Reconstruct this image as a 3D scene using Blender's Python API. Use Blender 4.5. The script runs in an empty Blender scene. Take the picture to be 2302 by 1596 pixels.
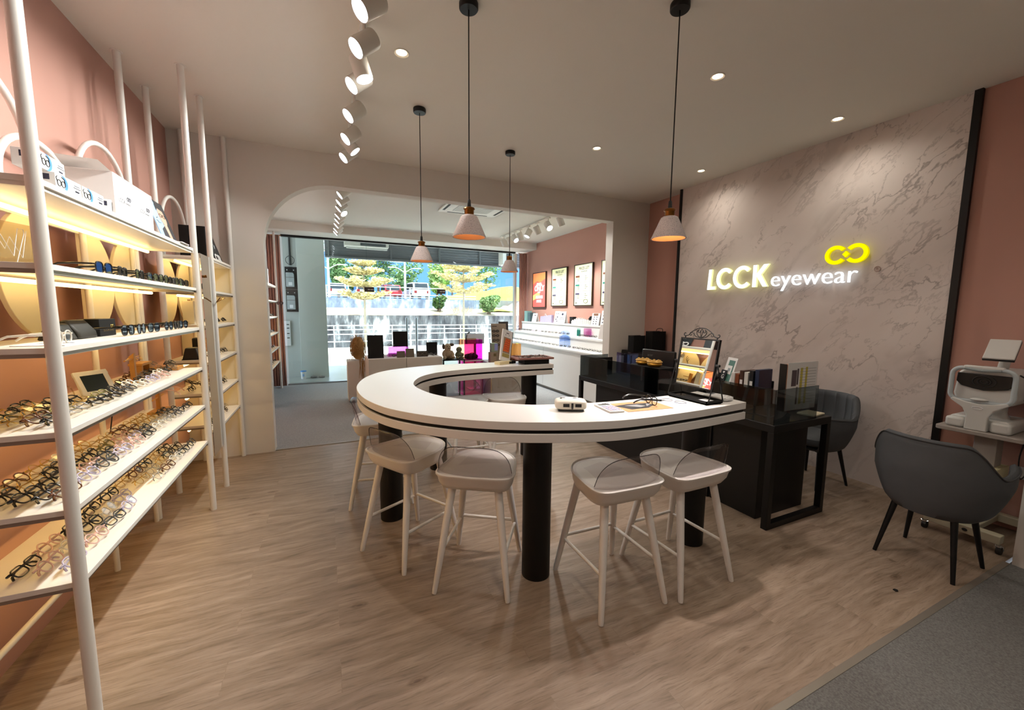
import bpy, bmesh, math, random
from mathutils import Vector, Matrix, Euler
random.seed(7)
C = bpy.context.scene.collection
PI = math.pi
V = Vector

# ------------------------------------------------------------------ mesh builder
class MB:
    def __init__(s):
        s.v = []; s.f = []; s.mi = []; s.M = Matrix.Identity(4); s.cur = 0
    def add(s, verts, faces, mi=None):
        o = len(s.v)
        for p in verts: s.v.append(tuple(s.M @ V(p)))
        for f in faces:
            s.f.append([i + o for i in f]); s.mi.append(s.cur if mi is None else mi)
    def box(s, a, b, mi=None):
        x0, y0, z0 = (min(a[i], b[i]) for i in range(3)); x1, y1, z1 = (max(a[i], b[i]) for i in range(3))
        s.add([(x0,y0,z0),(x1,y0,z0),(x1,y1,z0),(x0,y1,z0),(x0,y0,z1),(x1,y0,z1),(x1,y1,z1),(x0,y1,z1)],
              [(0,3,2,1),(4,5,6,7),(0,1,5,4),(1,2,6,5),(2,3,7,6),(3,0,4,7)], mi)
    def tube(s, pts, r, n=10, closed=False, caps=True, mi=None):
        pts = [V(p) for p in pts]; N = len(pts)
        rs = r if isinstance(r, (list, tuple)) else [r] * N
        T = []
        for i in range(N):
            if closed: t = pts[(i+1) % N] - pts[i-1]
            elif i == 0: t = pts[1] - pts[0]
            elif i == N-1: t = pts[-1] - pts[-2]
            else: t = pts[i+1] - pts[i-1]
            T.append(t.normalized())
        up = V((0,0,1)) if abs(T[0].z) < .9 else V((1,0,0))
        nrm = T[0].cross(up).normalized()
        verts = []
        for i in range(N):
            nrm = (nrm - T[i] * nrm.dot(T[i])).normalized()
            b = T[i].cross(nrm)
            for k in range(n):
                a = 2*PI*k/n
                verts.append(pts[i] + (nrm*math.cos(a) + b*math.sin(a)) * rs[i])
        F = []
        for i in range(N if closed else N-1):
            j = (i+1) % N
            for k in range(n):
                k2 = (k+1) % n
                F.append((i*n+k, i*n+k2, j*n+k2, j*n+k))
        if caps and not closed:
            F.append(tuple(range(n))[::-1]); F.append(tuple((N-1)*n+k for k in range(n)))
        s.add(verts, F, mi)
    def cyl(s, p, q, r0, r1=None, n=16, caps=True, mi=None):
        s.tube([p, q], [r0, r0 if r1 is None else r1], n, caps=caps, mi=mi)
    def lathe(s, prof, c=(0,0,0), n=24, mi=None, caps=False):
        verts = []; F = []
        for (r, z) in prof:
            for k in range(n):
                a = 2*PI*k/n; verts.append((c[0]+r*math.cos(a), c[1]+r*math.sin(a), c[2]+z))
        for i in range(len(prof)-1):
            for k in range(n):
                k2 = (k+1) % n
                F.append((i*n+k, i*n+k2, (i+1)*n+k2, (i+1)*n+k))
        if caps:
            F.append(tuple(range(n))[::-1]); F.append(tuple((len(prof)-1)*n+k for k in range(n)))
        s.add(verts, F, mi)
    def prism(s, poly, h0, h1, ax='z', mi=None):
        """extrude 2D polygon; ax z: (x,y)->h=z ; x: (y,z)->h=x ; y: (x,z)->h=y"""
        n = len(poly)
        def P(a, b, h): return (a,b,h) if ax == 'z' else ((h,a,b) if ax == 'x' else (a,h,b))
        verts = [P(a,b,h0) for a,b in poly] + [P(a,b,h1) for a,b in poly]
        F = [(i, (i+1) % n, n+(i+1) % n, n+i) for i in range(n)]
        F.append(tuple(range(n))[::-1]); F.append(tuple(range(n, 2*n)))
        s.add(verts, F, mi)
    def quad(s, a, b, c, d, mi=None): s.add([a,b,c,d], [(0,1,2,3)], mi)
    def ell(s, c, r, n=16, m=10, mi=None, e=1.0):
        verts = []; F = []
        def sp(x): return math.copysign(abs(x)**e, x)
        for i in range(m+1):
            t = PI*i/m
            for k in range(n):
                a = 2*PI*k/n
                verts.append((c[0]+r[0]*sp(math.sin(t))*sp(math.cos(a)), c[1]+r[1]*sp(math.sin(t))*sp(math.sin(a)), c[2]+r[2]*sp(math.cos(t))))
        for i in range(m):
            for k in range(n):
                k2 = (k+1) % n
                F.append((i*n+k, (i+1)*n+k, (i+1)*n+k2, i*n+k2))
        s.add(verts, F, mi)
    def grid(s, fn, nu, nv, mi=None, closed_u=False):
        verts = [fn(i/(nu if closed_u else nu), j/nv) for i in range(nu if closed_u else nu+1) for j in range(nv+1)]
        F = []; w = nv+1; NU = nu if closed_u else nu+1
        for i in range(nu):
            i2 = (i+1) % NU
            for j in range(nv):
                F.append((i*w+j, i2*w+j, i2*w+j+1, i*w+j+1))
        s.add(verts, F, mi)
    def mesh(s, name, mats, smooth=True, angle=35):
        me = bpy.data.meshes.new(name)
        me.from_pydata(s.v, [], s.f)
        if not isinstance(mats, (list, tuple)): mats = [mats]
        for m in mats: me.materials.append(m)
        if len(mats) > 1: me.polygons.foreach_set('material_index', s.mi)
        bm = bmesh.new(); bm.from_mesh(me)
        bmesh.ops.remove_doubles(bm, verts=bm.verts, dist=1e-6)
        bmesh.ops.recalc_face_normals(bm, faces=bm.faces)
        bm.to_mesh(me); bm.free()
        if smooth:
            me.polygons.foreach_set('use_smooth', [True]*len(me.polygons))
            me.set_sharp_from_angle(angle=math.radians(angle))
        me.update()
        return me
    def build(s, name, mats, parent=None, bevel=0, smooth=True, angle=35, loc=None):
        o = bpy.data.objects.new(name, s.mesh(name, mats, smooth, angle)); C.objects.link(o)
        if parent: o.parent = parent
        if loc: o.location = loc
        if bevel:
            md = o.modifiers.new('soft', 'BEVEL'); md.width = bevel; md.segments = 2; md.limit_method = 'ANGLE'; md.angle_limit = math.radians(40)
        return o

def tag(o, label, cat, group=None, kind=None):
    o['label'] = label; o['category'] = cat
    if group: o['group'] = group
    if kind: o['kind'] = kind
    return o
def thing(name, label, cat, loc=(0,0,0), rot=0, group=None):
    o = bpy.data.objects.new(name, None); C.objects.link(o); o.empty_display_size = .05
    o.location = loc; o.rotation_euler = rot if isinstance(rot, (tuple, list)) else (0,0,rot)
    return tag(o, label, cat, group)
def struct(o, kind='structure'):
    o['kind'] = kind; return o
def dup(r0, loc, rot, label, group=None):
    r = r0.copy(); C.objects.link(r); r.location = loc
    r.rotation_euler = rot if isinstance(rot, (tuple, list)) else (0,0,rot); r['label'] = label
    if group: r['group'] = group
    for ch in list(r0.children):
        c = ch.copy(); C.objects.link(c); c.parent = r
        for g in ch.children:
            d = g.copy(); C.objects.link(d); d.parent = c
    return r
def B(name, a, b, mat, parent=None, bevel=.002):
    m = MB(); m.box(a, b); return m.build(name, mat, parent, bevel)
def curve_pts(P, n=8, closed=False):
    """Catmull-Rom through points"""
    P = [V(p) for p in P]; N = len(P); out = []
    for i in range(N if closed else N-1):
        p0 = P[i-1] if (closed or i > 0) else P[0]*2 - P[1]
        p1, p2 = P[i], P[(i+1) % N]
        p3 = P[(i+2) % N] if (closed or i+2 < N) else P[-1]*2 - P[-2]
        for k in range(n):
            t = k/n
            out.append(.5*((2*p1) + (p2-p0)*t + (2*p0-5*p1+4*p2-p3)*t*t + (3*p1-p0-3*p2+p3)*t**3))
    if not closed: out.append(P[-1])
    return out
def frame_m(o, x, y):
    """matrix with local x,y axes given, origin o"""
    x = V(x).normalized(); y = V(y); y = (y - x*y.dot(x)).normalized(); z = x.cross(y)
    return Matrix(((x.x,y.x,z.x,o[0]),(x.y,y.y,z.y,o[1]),(x.z,y.z,z.z,o[2]),(0,0,0,1)))
def text_into(mb, txt, M, size, depth=.0, align='CENTER', shear=0., bold=0., mi=None, sx=1.0):
    cu = bpy.data.curves.new('t', 'FONT'); cu.body = txt; cu.size = size; cu.extrude = depth; cu.align_x = align; cu.align_y = 'CENTER'
    cu.shear = shear; cu.offset = bold; cu.resolution_u = 3
    ob = bpy.data.objects.new('t', cu); C.objects.link(ob)
    dg = bpy.context.evaluated_depsgraph_get()
    me = bpy.data.meshes.new_from_object(ob.evaluated_get(dg))
    old = mb.M; mb.M = old @ M @ Matrix.Diagonal((sx,1,1,1))
    mb.add([tuple(v.co) for v in me.vertices], [tuple(p.vertices) for p in me.polygons], mi)
    mb.M = old
    bpy.data.objects.remove(ob); bpy.data.curves.remove(cu); bpy.data.meshes.remove(me)

# ------------------------------------------------------------------ materials
def lin(c):
    if isinstance(c, str):
        c = c.lstrip('#'); c = tuple(int(c[i:i+2], 16)/255 for i in (0,2,4))
    return tuple((x/12.92 if x <= .04045 else ((x+.055)/1.055)**2.4) for x in c) + (1,)
MATS = {}
def newmat(name):
    m = bpy.data.materials.new(name); m.use_nodes = True; nt = m.node_tree; nt.nodes.clear()
    out = nt.nodes.new('ShaderNodeOutputMaterial'); return m, nt, out
def nd(nt, t, **k):
    n = nt.nodes.new(t)
    for a, b in k.items(): setattr(n, a, b)
    return n
def pbr(name, col, rough=.5, metal=0, spec=.5, var=.06, scale=12., bump=0., emit=None, estr=0., coat=0):
    if name in MATS: return MATS[name]
    m, nt, out = newmat(name); L = nt.links.new
    b = nd(nt, 'ShaderNodeBsdfPrincipled')
    c = lin(col)
    b.inputs['Roughness'].default_value = rough; b.inputs['Metallic'].default_value = metal
    b.inputs['Specular IOR Level'].default_value = spec; b.inputs['Coat Weight'].default_value = coat
    tc = nd(nt, 'ShaderNodeTexCoord'); nz = nd(nt, 'ShaderNodeTexNoise'); nz.inputs['Scale'].default_value = scale; nz.inputs['Detail'].default_value = 3
    L(tc.outputs['Object'], nz.inputs['Vector'])
    mx = nd(nt, 'ShaderNodeMix', data_type='RGBA'); mx.inputs['A'].default_value = tuple(x*(1-var) for x in c[:3])+(1,); mx.inputs['B'].default_value = tuple(min(1, x*(1+var)) for x in c[:3])+(1,)
    L(nz.outputs['Fac'], mx.inputs['Factor']); L(mx.outputs['Result'], b.inputs['Base Color'])
    if bump:
        bp = nd(nt, 'ShaderNodeBump'); bp.inputs['Strength'].default_value = bump; bp.inputs['Distance'].default_value = .01
        L(nz.outputs['Fac'], bp.inputs['Height']); L(bp.outputs['Normal'], b.inputs['Normal'])
    if emit:
        b.inputs['Emission Color'].default_value = lin(emit); b.inputs['Emission Strength'].default_value = estr
    L(b.outputs['BSDF'], out.inputs['Surface']); MATS[name] = m; return m
def emis(name, col, s):
    if name in MATS: return MATS[name]
    m, nt, out = newmat(name); e = nd(nt, 'ShaderNodeEmission'); e.inputs['Color'].default_value = lin(col); e.inputs['Strength'].default_value = s
    nt.links.new(e.outputs[0], out.inputs['Surface']); MATS[name] = m; return m
def clear(name, col, refl=.06, rough=.02, tint2=None):
    """thin see-through sheet: tinted transparency plus a fresnel reflection"""
    if name in MATS: return MATS[name]
    m, nt, out = newmat(name); L = nt.links.new
    t = nd(nt, 'ShaderNodeBsdfTransparent'); t.inputs['Color'].default_value = lin(col)
    g = nd(nt, 'ShaderNodeBsdfGlossy'); g.inputs['Roughness'].default_value = rough; g.inputs['Color'].default_value = (.95,.97,1,1)
    lw = nd(nt, 'ShaderNodeLayerWeight'); lw.inputs['Blend'].default_value = .25
    mr = nd(nt, 'ShaderNodeMapRange'); mr.inputs['To Min'].default_value = refl; mr.inputs['To Max'].default_value = min(.9, refl+.45)
    L(lw.outputs['Facing'], mr.inputs['Value'])
    pw = nd(nt, 'ShaderNodeMath', operation='POWER'); pw.inputs[1].default_value = 3.0
    L(lw.outputs['Facing'], pw.inputs[0]); L(pw.outputs[0], mr.inputs['Value'])
    mx = nd(nt, 'ShaderNodeMixShader'); L(mr.outputs['Result'], mx.inputs['Fac']); L(t.outputs[0], mx.inputs[1]); L(g.outputs[0], mx.inputs[2])
    L(mx.outputs[0], out.inputs['Surface']); MATS[name] = m; return m
def mirror_mat():
    m, nt, out = newmat('mirror_silver'); g = nd(nt, 'ShaderNodeBsdfGlossy'); g.inputs['Roughness'].default_value = .01; g.inputs['Color'].default_value = (.86,.87,.85,1)
    nt.links.new(g.outputs[0], out.inputs['Surface']); return m
def ramp(nt, stops):
    r = nd(nt, 'ShaderNodeValToRGB'); e = r.color_ramp.elements
    while len(e) < len(stops): e.new(.5)
    for el, (p, c) in zip(e, stops): el.position = p; el.color = c if len(c) == 4 else lin(c)
    return r
def wood_floor():
    m, nt, out = newmat('vinyl_plank'); L = nt.links.new
    b = nd(nt, 'ShaderNodeBsdfPrincipled'); b.inputs['Roughness'].default_value = .42; b.inputs['Specular IOR Level'].default_value = .4
    g = nd(nt, 'ShaderNodeNewGeometry')
    br = nd(nt, 'ShaderNodeTexBrick'); br.offset = .37; br.squash = 1.0
    for k, v in (('Scale', 1.0), ('Mortar Size', .0012), ('Mortar Smooth', .1), ('Bias', 0.), ('Brick Width', 1.22), ('Row Height', .18)): br.inputs[k].default_value = v
    br.inputs['Color1'].default_value = (0,0,0,1); br.inputs['Color2'].default_value = (1,1,1,1); br.inputs['Mortar'].default_value = (.3,.3,.3,1)
    L(g.outputs['Position'], br.inputs['Vector'])
    # grain stretched along X, shifted per plank
    ad = nd(nt, 'ShaderNodeVectorMath', operation='MULTIPLY_ADD'); ad.inputs[1].default_value = (7.3, 3.1, 0)
    L(br.outputs['Color'], ad.inputs[0]); L(g.outputs['Position'], ad.inputs[2])
    wv = nd(nt, 'ShaderNodeTexNoise'); wv.inputs['Scale'].default_value = 2.2; wv.inputs['Detail'].default_value = 2; L(ad.outputs[0], wv.inputs['Vector'])
    wo_ = nd(nt, 'ShaderNodeVectorMath', operation='MULTIPLY_ADD'); wo_.inputs[1].default_value = (0, .10, 0); L(wv.outputs['Color'], wo_.inputs[0]); L(ad.outputs[0], wo_.inputs[2])
    def stretched(sx, sy, det, rough):
        mp = nd(nt, 'ShaderNodeMapping'); mp.inputs['Scale'].default_value = (sx, sy, 1); L(wo_.outputs[0], mp.inputs['Vector'])
        n = nd(nt, 'ShaderNodeTexNoise'); n.inputs['Scale'].default_value = 1.0; n.inputs['Detail'].default_value = det; n.inputs['Roughness'].default_value = rough; L(mp.outputs[0], n.inputs['Vector']); return n
    n1 = stretched(2.6, 24, 7, .6); n2 = stretched(9, 130, 5, .65); n3 = stretched(1.1, 5, 3, .5)
    r1 = ramp(nt, [(.26, '#73614f'), (.45, '#8a7765'), (.60, '#988574'), (.76, '#a89584')]); L(n1.outputs['Fac'], r1.inputs['Fac'])
    r2 = ramp(nt, [(.34, (.50,.47,.44,1)), (.48, (1,1,1,1))]); L(n2.outputs['Fac'], r2.inputs['Fac'])
    m1 = nd(nt, 'ShaderNodeMix', data_type='RGBA', blend_type='MULTIPLY'); m1.inputs['Factor'].default_value = .6
    L(r1.outputs['Color'], m1.inputs['A']); L(r2.outputs['Color'], m1.inputs['B'])
    r5 = ramp(nt, [(.35, (.90,.885,.87,1)), (.65, (1.06,1.05,1.04,1))]); L(n3.outputs['Fac'], r5.inputs['Fac'])
    m5 = nd(nt, 'ShaderNodeMix', data_type='RGBA', blend_type='MULTIPLY'); m5.inputs['Factor'].default_value = 1
    L(m1.outputs['Result'], m5.inputs['A']); L(r5.outputs['Color'], m5.inputs['B'])
    r3 = ramp(nt, [(0, (.93,.92,.91,1)), (1, (1.03,1.03,1.03,1))]); L(br.outputs['Color'], r3.inputs['Fac'])
    m2 = nd(nt, 'ShaderNodeMix', data_type='RGBA', blend_type='MULTIPLY'); m2.inputs['Factor'].default_value = 1
    L(m5.outputs['Result'], m2.inputs['A']); L(r3.outputs['Color'], m2.inputs['B'])
    vo = nd(nt, 'ShaderNodeTexVoronoi'); vo.inputs['Scale'].default_value = 1.0; vo.voronoi_dimensions = '2D'
    mp3 = nd(nt, 'ShaderNodeMapping'); mp3.inputs['Scale'].default_value = (.85, 1.7, 1); L(ad.outputs[0], mp3.inputs['Vector']); L(mp3.outputs[0], vo.inputs['Vector'])
    r4 = ramp(nt, [(.010, (.45,.38,.33,1)), (.018, (.80,.75,.70,1)), (.026, (.62,.55,.50,1)), (.042, (1,1,1,1))]); L(vo.outputs['Distance'], r4.inputs['Fac'])
    m3 = nd(nt, 'ShaderNodeMix', data_type='RGBA', blend_type='MULTIPLY'); m3.inputs['Factor'].default_value = .8
    L(m2.outputs['Result'], m3.inputs['A']); L(r4.outputs['Color'], m3.inputs['B'])
    L(m3.outputs['Result'], b.inputs['Base Color'])
    bp = nd(nt, 'ShaderNodeBump'); bp.inputs['Strength'].default_value = .10; bp.inputs['Distance'].default_value = .004; L(n2.outputs['Fac'], bp.inputs['Height']); L(bp.outputs['Normal'], b.inputs['Normal'])
    L(b.outputs[0], out.inputs['Surface']); return m
def carpet(name, c1, c2):
    m, nt, out = newmat(name); L = nt.links.new
    b = nd(nt, 'ShaderNodeBsdfPrincipled'); b.inputs['Roughness'].default_value = .95; b.inputs['Specular IOR Level'].default_value = .1
    g = nd(nt, 'ShaderNodeNewGeometry'); n = nd(nt, 'ShaderNodeTexNoise'); n.inputs['Scale'].default_value = 140; n.inputs['Detail'].default_value = 4
    L(g.outputs['Position'], n.inputs['Vector']); r = ramp(nt, [(.3, c1), (.7, c2)]); L(n.outputs['Fac'], r.inputs['Fac']); L(r.outputs['Color'], b.inputs['Base Color'])
    bp = nd(nt, 'ShaderNodeBump'); bp.inputs['Strength'].default_value = .5; bp.inputs['Distance'].default_value = .004; L(n.outputs['Fac'], bp.inputs['Height']); L(bp.outputs['Normal'], b.inputs['Normal'])
    L(b.outputs[0], out.inputs['Surface']); return m
def marble():
    m, nt, out = newmat('marble_print'); L = nt.links.new
    b = nd(nt, 'ShaderNodeBsdfPrincipled'); b.inputs['Roughness'].default_value = .5; b.inputs['Specular IOR Level'].default_value = .3
    g = nd(nt, 'ShaderNodeNewGeometry')
    mr_ = nd(nt, 'ShaderNodeMapping'); mr_.inputs['Rotation'].default_value = (math.radians(47), 0, 0); L(g.outputs['Position'], mr_.inputs['Vector'])
    mp = nd(nt, 'ShaderNodeMapping'); mp.inputs['Scale'].default_value = (1, .60, 1.4); L(mr_.outputs[0], mp.inputs['Vector'])
    w = nd(nt, 'ShaderNodeTexNoise'); w.inputs['Scale'].default_value = 1.5; w.inputs['Detail'].default_value = 5; L(mp.outputs[0], w.inputs['Vector'])
    wa = nd(nt, 'ShaderNodeVectorMath', operation='MULTIPLY_ADD'); wa.inputs[1].default_value = (.5,.5,.5); L(w.outputs['Color'], wa.inputs[0]); L(mp.outputs[0], wa.inputs[2])
    cur = None
    for sc, wid, amt, det in ((1.5, .016, .62, 6), (3.0, .014, .5, 7), (.9, .05, .30, 4)):
        n = nd(nt, 'ShaderNodeTexNoise'); n.inputs['Scale'].default_value = sc; n.inputs['Detail'].default_value = det; n.inputs['Roughness'].default_value = .58; L(wa.outputs[0], n.inputs['Vector'])
        s = nd(nt, 'ShaderNodeMath', operation='SUBTRACT'); s.inputs[1].default_value = .5; L(n.outputs['Fac'], s.inputs[0])
        a = nd(nt, 'ShaderNodeMath', operation='ABSOLUTE'); L(s.outputs[0], a.inputs[0])
        r = nd(nt, 'ShaderNodeMapRange'); r.interpolation_type = 'SMOOTHSTEP'; r.inputs['From Max'].default_value = wid; r.inputs['To Min'].default_value = amt; r.inputs['To Max'].default_value = 0; L(a.outputs[0], r.inputs['Value'])
        # patchiness
        k = nd(nt, 'ShaderNodeTexNoise'); k.inputs['Scale'].default_value = 1.1 + sc*.3; L(wa.outputs[0], k.inputs['Vector'])
        kr = nd(nt, 'ShaderNodeMapRange'); kr.inputs['From Min'].default_value = .42; kr.inputs['From Max'].default_value = .62; L(k.outputs['Fac'], kr.inputs['Value'])
        mu = nd(nt, 'ShaderNodeMath', operation='MULTIPLY'); L(r.outputs[0], mu.inputs[0]); L(kr.outputs[0], mu.inputs[1])
        if cur is None: cur = mu
        else:
            ad = nd(nt, 'ShaderNodeMath', operation='MAXIMUM'); L(cur.outputs[0], ad.inputs[0]); L(mu.outputs[0], ad.inputs[1]); cur = ad
    n0 = nd(nt, 'ShaderNodeTexNoise'); n0.inputs['Scale'].default_value = 1.2; n0.inputs['Detail'].default_value = 3; L(mp.outputs[0], n0.inputs['Vector'])
    base = ramp(nt, [(.35, '#cbbfb8'), (.65, '#ddd3cd')]); L(n0.outputs['Fac'], base.inputs['Fac'])
    mx = nd(nt, 'ShaderNodeMix', data_type='RGBA'); L(cur.outputs[0], mx.inputs['Factor']); L(base.outputs['Color'], mx.inputs['A']); mx.inputs['B'].default_value = lin('#7a6d68')
    L(mx.outputs['Result'], b.inputs['Base Color']); L(b.outputs[0], out.inputs['Surface']); return m
def terrazzo():
    m, nt, out = newmat('terrazzo'); L = nt.links.new
    b = nd(nt, 'ShaderNodeBsdfPrincipled'); b.inputs['Roughness'].default_value = .7
    tc = nd(nt, 'ShaderNodeTexCoord'); cur = None
    base = lin('#c9bcb9')
    prev = None
    for sc, th, col in ((150, .20, '#2c2230'), (240, .17, '#5c5057'), (105, .11, '#191520')):
        v = nd(nt, 'ShaderNodeTexVoronoi'); v.inputs['Scale'].default_value = sc; L(tc.outputs['Object'], v.inputs['Vector'])
        lt = nd(nt, 'ShaderNodeMath', operation='LESS_THAN'); lt.inputs[1].default_value = th; L(v.outputs['Distance'], lt.inputs[0])
        mx = nd(nt, 'ShaderNodeMix', data_type='RGBA'); mx.inputs['B'].default_value = lin(col); L(lt.outputs[0], mx.inputs['Factor'])
        if prev is None: mx.inputs['A'].default_value = base
        else: L(prev.outputs['Result'], mx.inputs['A'])
        prev = mx
    L(prev.outputs['Result'], b.inputs['Base Color']); L(b.outputs[0], out.inputs['Surface']); return m
def stained(name, c1, c2, c3, sy=(1,1,.25), scale=3.):
    """weathered concrete with streaks"""
    m, nt, out = newmat(name); L = nt.links.new
    b = nd(nt, 'ShaderNodeBsdfPrincipled'); b.inputs['Roughness'].default_value = .9
    g = nd(nt, 'ShaderNodeNewGeometry'); mp = nd(nt, 'ShaderNodeMapping'); mp.inputs['Scale'].default_value = sy; L(g.outputs['Position'], mp.inputs['Vector'])
    n = nd(nt, 'ShaderNodeTexNoise'); n.inputs['Scale'].default_value = scale; n.inputs['Detail'].default_value = 7; n.inputs['Roughness'].default_value = .65; L(mp.outputs[0], n.inputs['Vector'])
    r = ramp(nt, [(.38, c1), (.52, c2), (.62, c3)]); L(n.outputs['Fac'], r.inputs['Fac']); L(r.outputs['Color'], b.inputs['Base Color']); L(b.outputs[0], out.inputs['Surface']); return m

M_white = pbr('white_paint', '#dedbd4', .45, var=.02)
M_ceil = pbr('ceiling_paint', '#e4dfd6', .9, var=.015, scale=2)
M_ceilF = pbr('ceiling_paint_front', '#dcdcd6', .9, var=.015, scale=2)
M_greywall = pbr('light_grey_wall', '#d6d1ca', .85, var=.02, scale=2)
M_pink = pbr('dusty_pink_wall', '#b98d80', .85, var=.02, scale=3)
M_wood = wood_floor()
M_carp = carpet('grey_carpet', '#5a5855', '#757370')
M_carpF = carpet('blue_grey_carpet', '#85888a', '#a6aaad')
M_marble = marble()
M_black = pbr('black_lacquer', '#090808', .45, var=.1, spec=.35)
M_blackm = pbr('matt_black', '#0e0d0d', .7, var=.1, spec=.3)
M_counter = pbr('white_laminate', '#e6e3df', .28, var=.012, scale=5)
M_cream = pbr('cream_board', '#dcd2b6', .6, var=.02)
M_tube = pbr('white_metal_tube', '#e4e1db', .3, var=.02)
M_shelf = pbr('white_shelf_board', '#e6e2da', .35, var=.02)
M_alu = pbr('grey_shelf_edge', '#8e857a', .4, metal=.5)
M_led = emis('warm_led', '#ffd384', 6.5)
M_terr = terrazzo()
M_brass = pbr('antique_brass', '#8a5a28', .3, metal=1)
M_mirror = mirror_mat()
M_steel = pbr('brushed_steel', '#a9aaac', .35, metal=1)
M_chrome = pbr('chrome', '#d0d0d2', .12, metal=1)
M_oak = pbr('honey_wood', '#b8823c', .5, var=.18, scale=30)
M_paper = pbr('white_paper', '#ecebea', .7, var=.01)
M_stool = pbr('white_stool_plastic', '#e2ded9', .42, var=.015)
M_leather = pbr('pale_seat_pad', '#d6d0cd', .5, var=.03)
M_acryl = clear('smoky_acrylic', '#f1eeee', .05)
M_acedge = clear('dark_acrylic_edge', '#8d868a', .12)
M_tint = clear('tinted_glass', '#b0b6b7', .06)
M_glass = clear('window_glass', '#eef5f3', .03)
M_lens = clear('demo_lens', '#f2f2ee', .07)
M_sunlens = clear('dark_sun_lens', '#191b1c', .10)
M_clearac = clear('clear_acrylic', '#ece6d8', .08)
M_chair = pbr('grey_velvet', '#55575a', .8, var=.1, spec=.2)
M_devw = pbr('device_white', '#cdccc8', .35, var=.01)
M_blackp = pbr('black_plastic', '#101011', .4)
# ------------------------------------------------------------------ camera
CAM_F, CAM_Y, CAM_P, CAM_R = 901.19, math.radians(24.785), math.radians(-6.2776), math.radians(.5208)
fw = V((math.sin(CAM_Y)*math.cos(CAM_P), math.cos(CAM_Y)*math.cos(CAM_P), math.sin(CAM_P)))
r0 = V((math.cos(CAM_Y), -math.sin(CAM_Y), 0)); u0 = r0.cross(fw)
rt = r0*math.cos(CAM_R) + u0*math.sin(CAM_R); up = -r0*math.sin(CAM_R) + u0*math.cos(CAM_R)
cd = bpy.data.cameras.new('camera'); cam = bpy.data.objects.new('camera', cd); C.objects.link(cam)
cam.matrix_world = Matrix(((rt.x, up.x, -fw.x, 0), (rt.y, up.y, -fw.y, 0), (rt.z, up.z, -fw.z, 1.55), (0,0,0,1)))
cd.sensor_width = 36; cd.sensor_fit = 'HORIZONTAL'; cd.lens = 36*CAM_F/2302; cd.clip_start = .02; cd.clip_end = 300
bpy.context.scene.camera = cam

# ------------------------------------------------------------------ room shell
YB, YB2, ZC, ZF = 4.93, 5.09, 3.21, 3.15
XL, XR = -1.30, 4.60
struct(B('floor', (XL-.1, .85, -.06), (XR+.1, YB+.03, 0), M_wood, bevel=0))
struct(B('floor_near', (XL-.1, -3.1, -.06), (XR+.1, .83, .004), M_carp, bevel=0))
struct(B('floor_front', (XL-.1, YB+.045, -.06), (XR+.1, 9.22, .003), M_carpF, bevel=0))
struct(B('trim_1', (XL, .825, -.02), (3.83, .855, .006), M_alu, bevel=.001))
struct(B('trim_2', (-.56, YB+.02, -.02), (3.9, YB+.05, .006), M_alu, bevel=.001))
struct(B('ceiling', (XL-.1, -3.1, ZC), (XR+.1, YB, ZC+.1), M_ceil, bevel=0))
struct(B('ceiling_front', (XL-.1, YB2, ZF), (XR+.1, 9.3, ZF+.1), M_ceilF, bevel=0))
struct(B('wall_left', (XL-.12, -3.1, 0), (XL, YB, ZC), M_pink, bevel=0))
struct(B('wall_right', (XR, .82, 0), (XR+.12, YB, ZC), M_pink, bevel=0))
struct(B('wall_rear', (XL-.1, -3.2, 0), (XR+.1, -3.1, ZC), M_greywall, bevel=0))
struct(B('wall_near_right', (3.83, -3.1, 0), (XR+.1, .82, ZC), M_greywall, bevel=0))
struct(B('ceiling_beam', (2.93, -3.1, 3.0), (3.83, .87, ZC), M_ceil, bevel=0))
struct(B('wall_marble', (4.46, 1.45, 0), (XR, 4.17, ZC), M_marble, bevel=0))
struct(B('trim_3', (4.44, 1.408, 0), (XR, 1.452, ZC), M_black, bevel=0))
struct(B('wall_right_near', (4.475, .82, 0), (XR, 1.408, ZC), M_pink, bevel=0))
struct(B('trim_4', (4.44, 4.168, 0), (XR, 4.20, ZC), M_black, bevel=0))
# back wall with the rounded opening
x0, x1, zt, R = -.563, 3.91, 2.88, .68
poly = [(XL, 0), (x0, 0), (x0, zt-R)]
for i in range(1, 15):
    a = PI - PI/2*i/14
    poly.append((x0+R + R*math.cos(a), zt-R + R*math.sin(a)))
poly += [(x1, zt), (x1, 0), (XR+.1, 0), (XR+.1, ZC), (XL, ZC)]
mb = MB(); mb.prism(poly, YB, YB2, 'y'); struct(mb.build('wall_back', M_greywall, angle=30))
# front room
struct(B('wall_front_left', (XL-.12, YB2, 0), (XL, 9.3, ZF), M_pink, bevel=0))
struct(B('wall_front_right', (XR, YB2, 0), (XR+.12, 9.3, ZF), M_pink, bevel=0))
struct(B('wall_front_soffit', (XL, 8.62, 3.0), (XR, 9.3, ZF), M_ceilF, bevel=0))
struct(B('trim_5', (-.76, 9.21, 0), (XR, 9.29, .03), M_steel, bevel=0))
struct(B('trim_6', (-.76, 9.2, 2.965), (4.32, 9.3, 3.0), M_black, bevel=0))
# shop front glazing: three frameless panes with thin joints
for n, (a, b) in enumerate(((-.74, .82), (.826, 2.40), (2.406, 4.30))):
    w = B('window_%d' % (n+1), (a, 9.24, .03), (b, 9.252, 2.97), M_glass, bevel=0); struct(w)
for x in (.823, 2.403):
    struct(B('trim_%d' % (7 + int(x > 1)), (x-.008, 9.236, .03), (x+.008, 9.256, 2.97), M_glass, bevel=0))
# the mullion / pink curtain recess at both ends of the glass
struct(B('trim_9', (4.30, 9.2, 0), (4.36, 9.3, 2.97), M_white, bevel=0))

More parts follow.
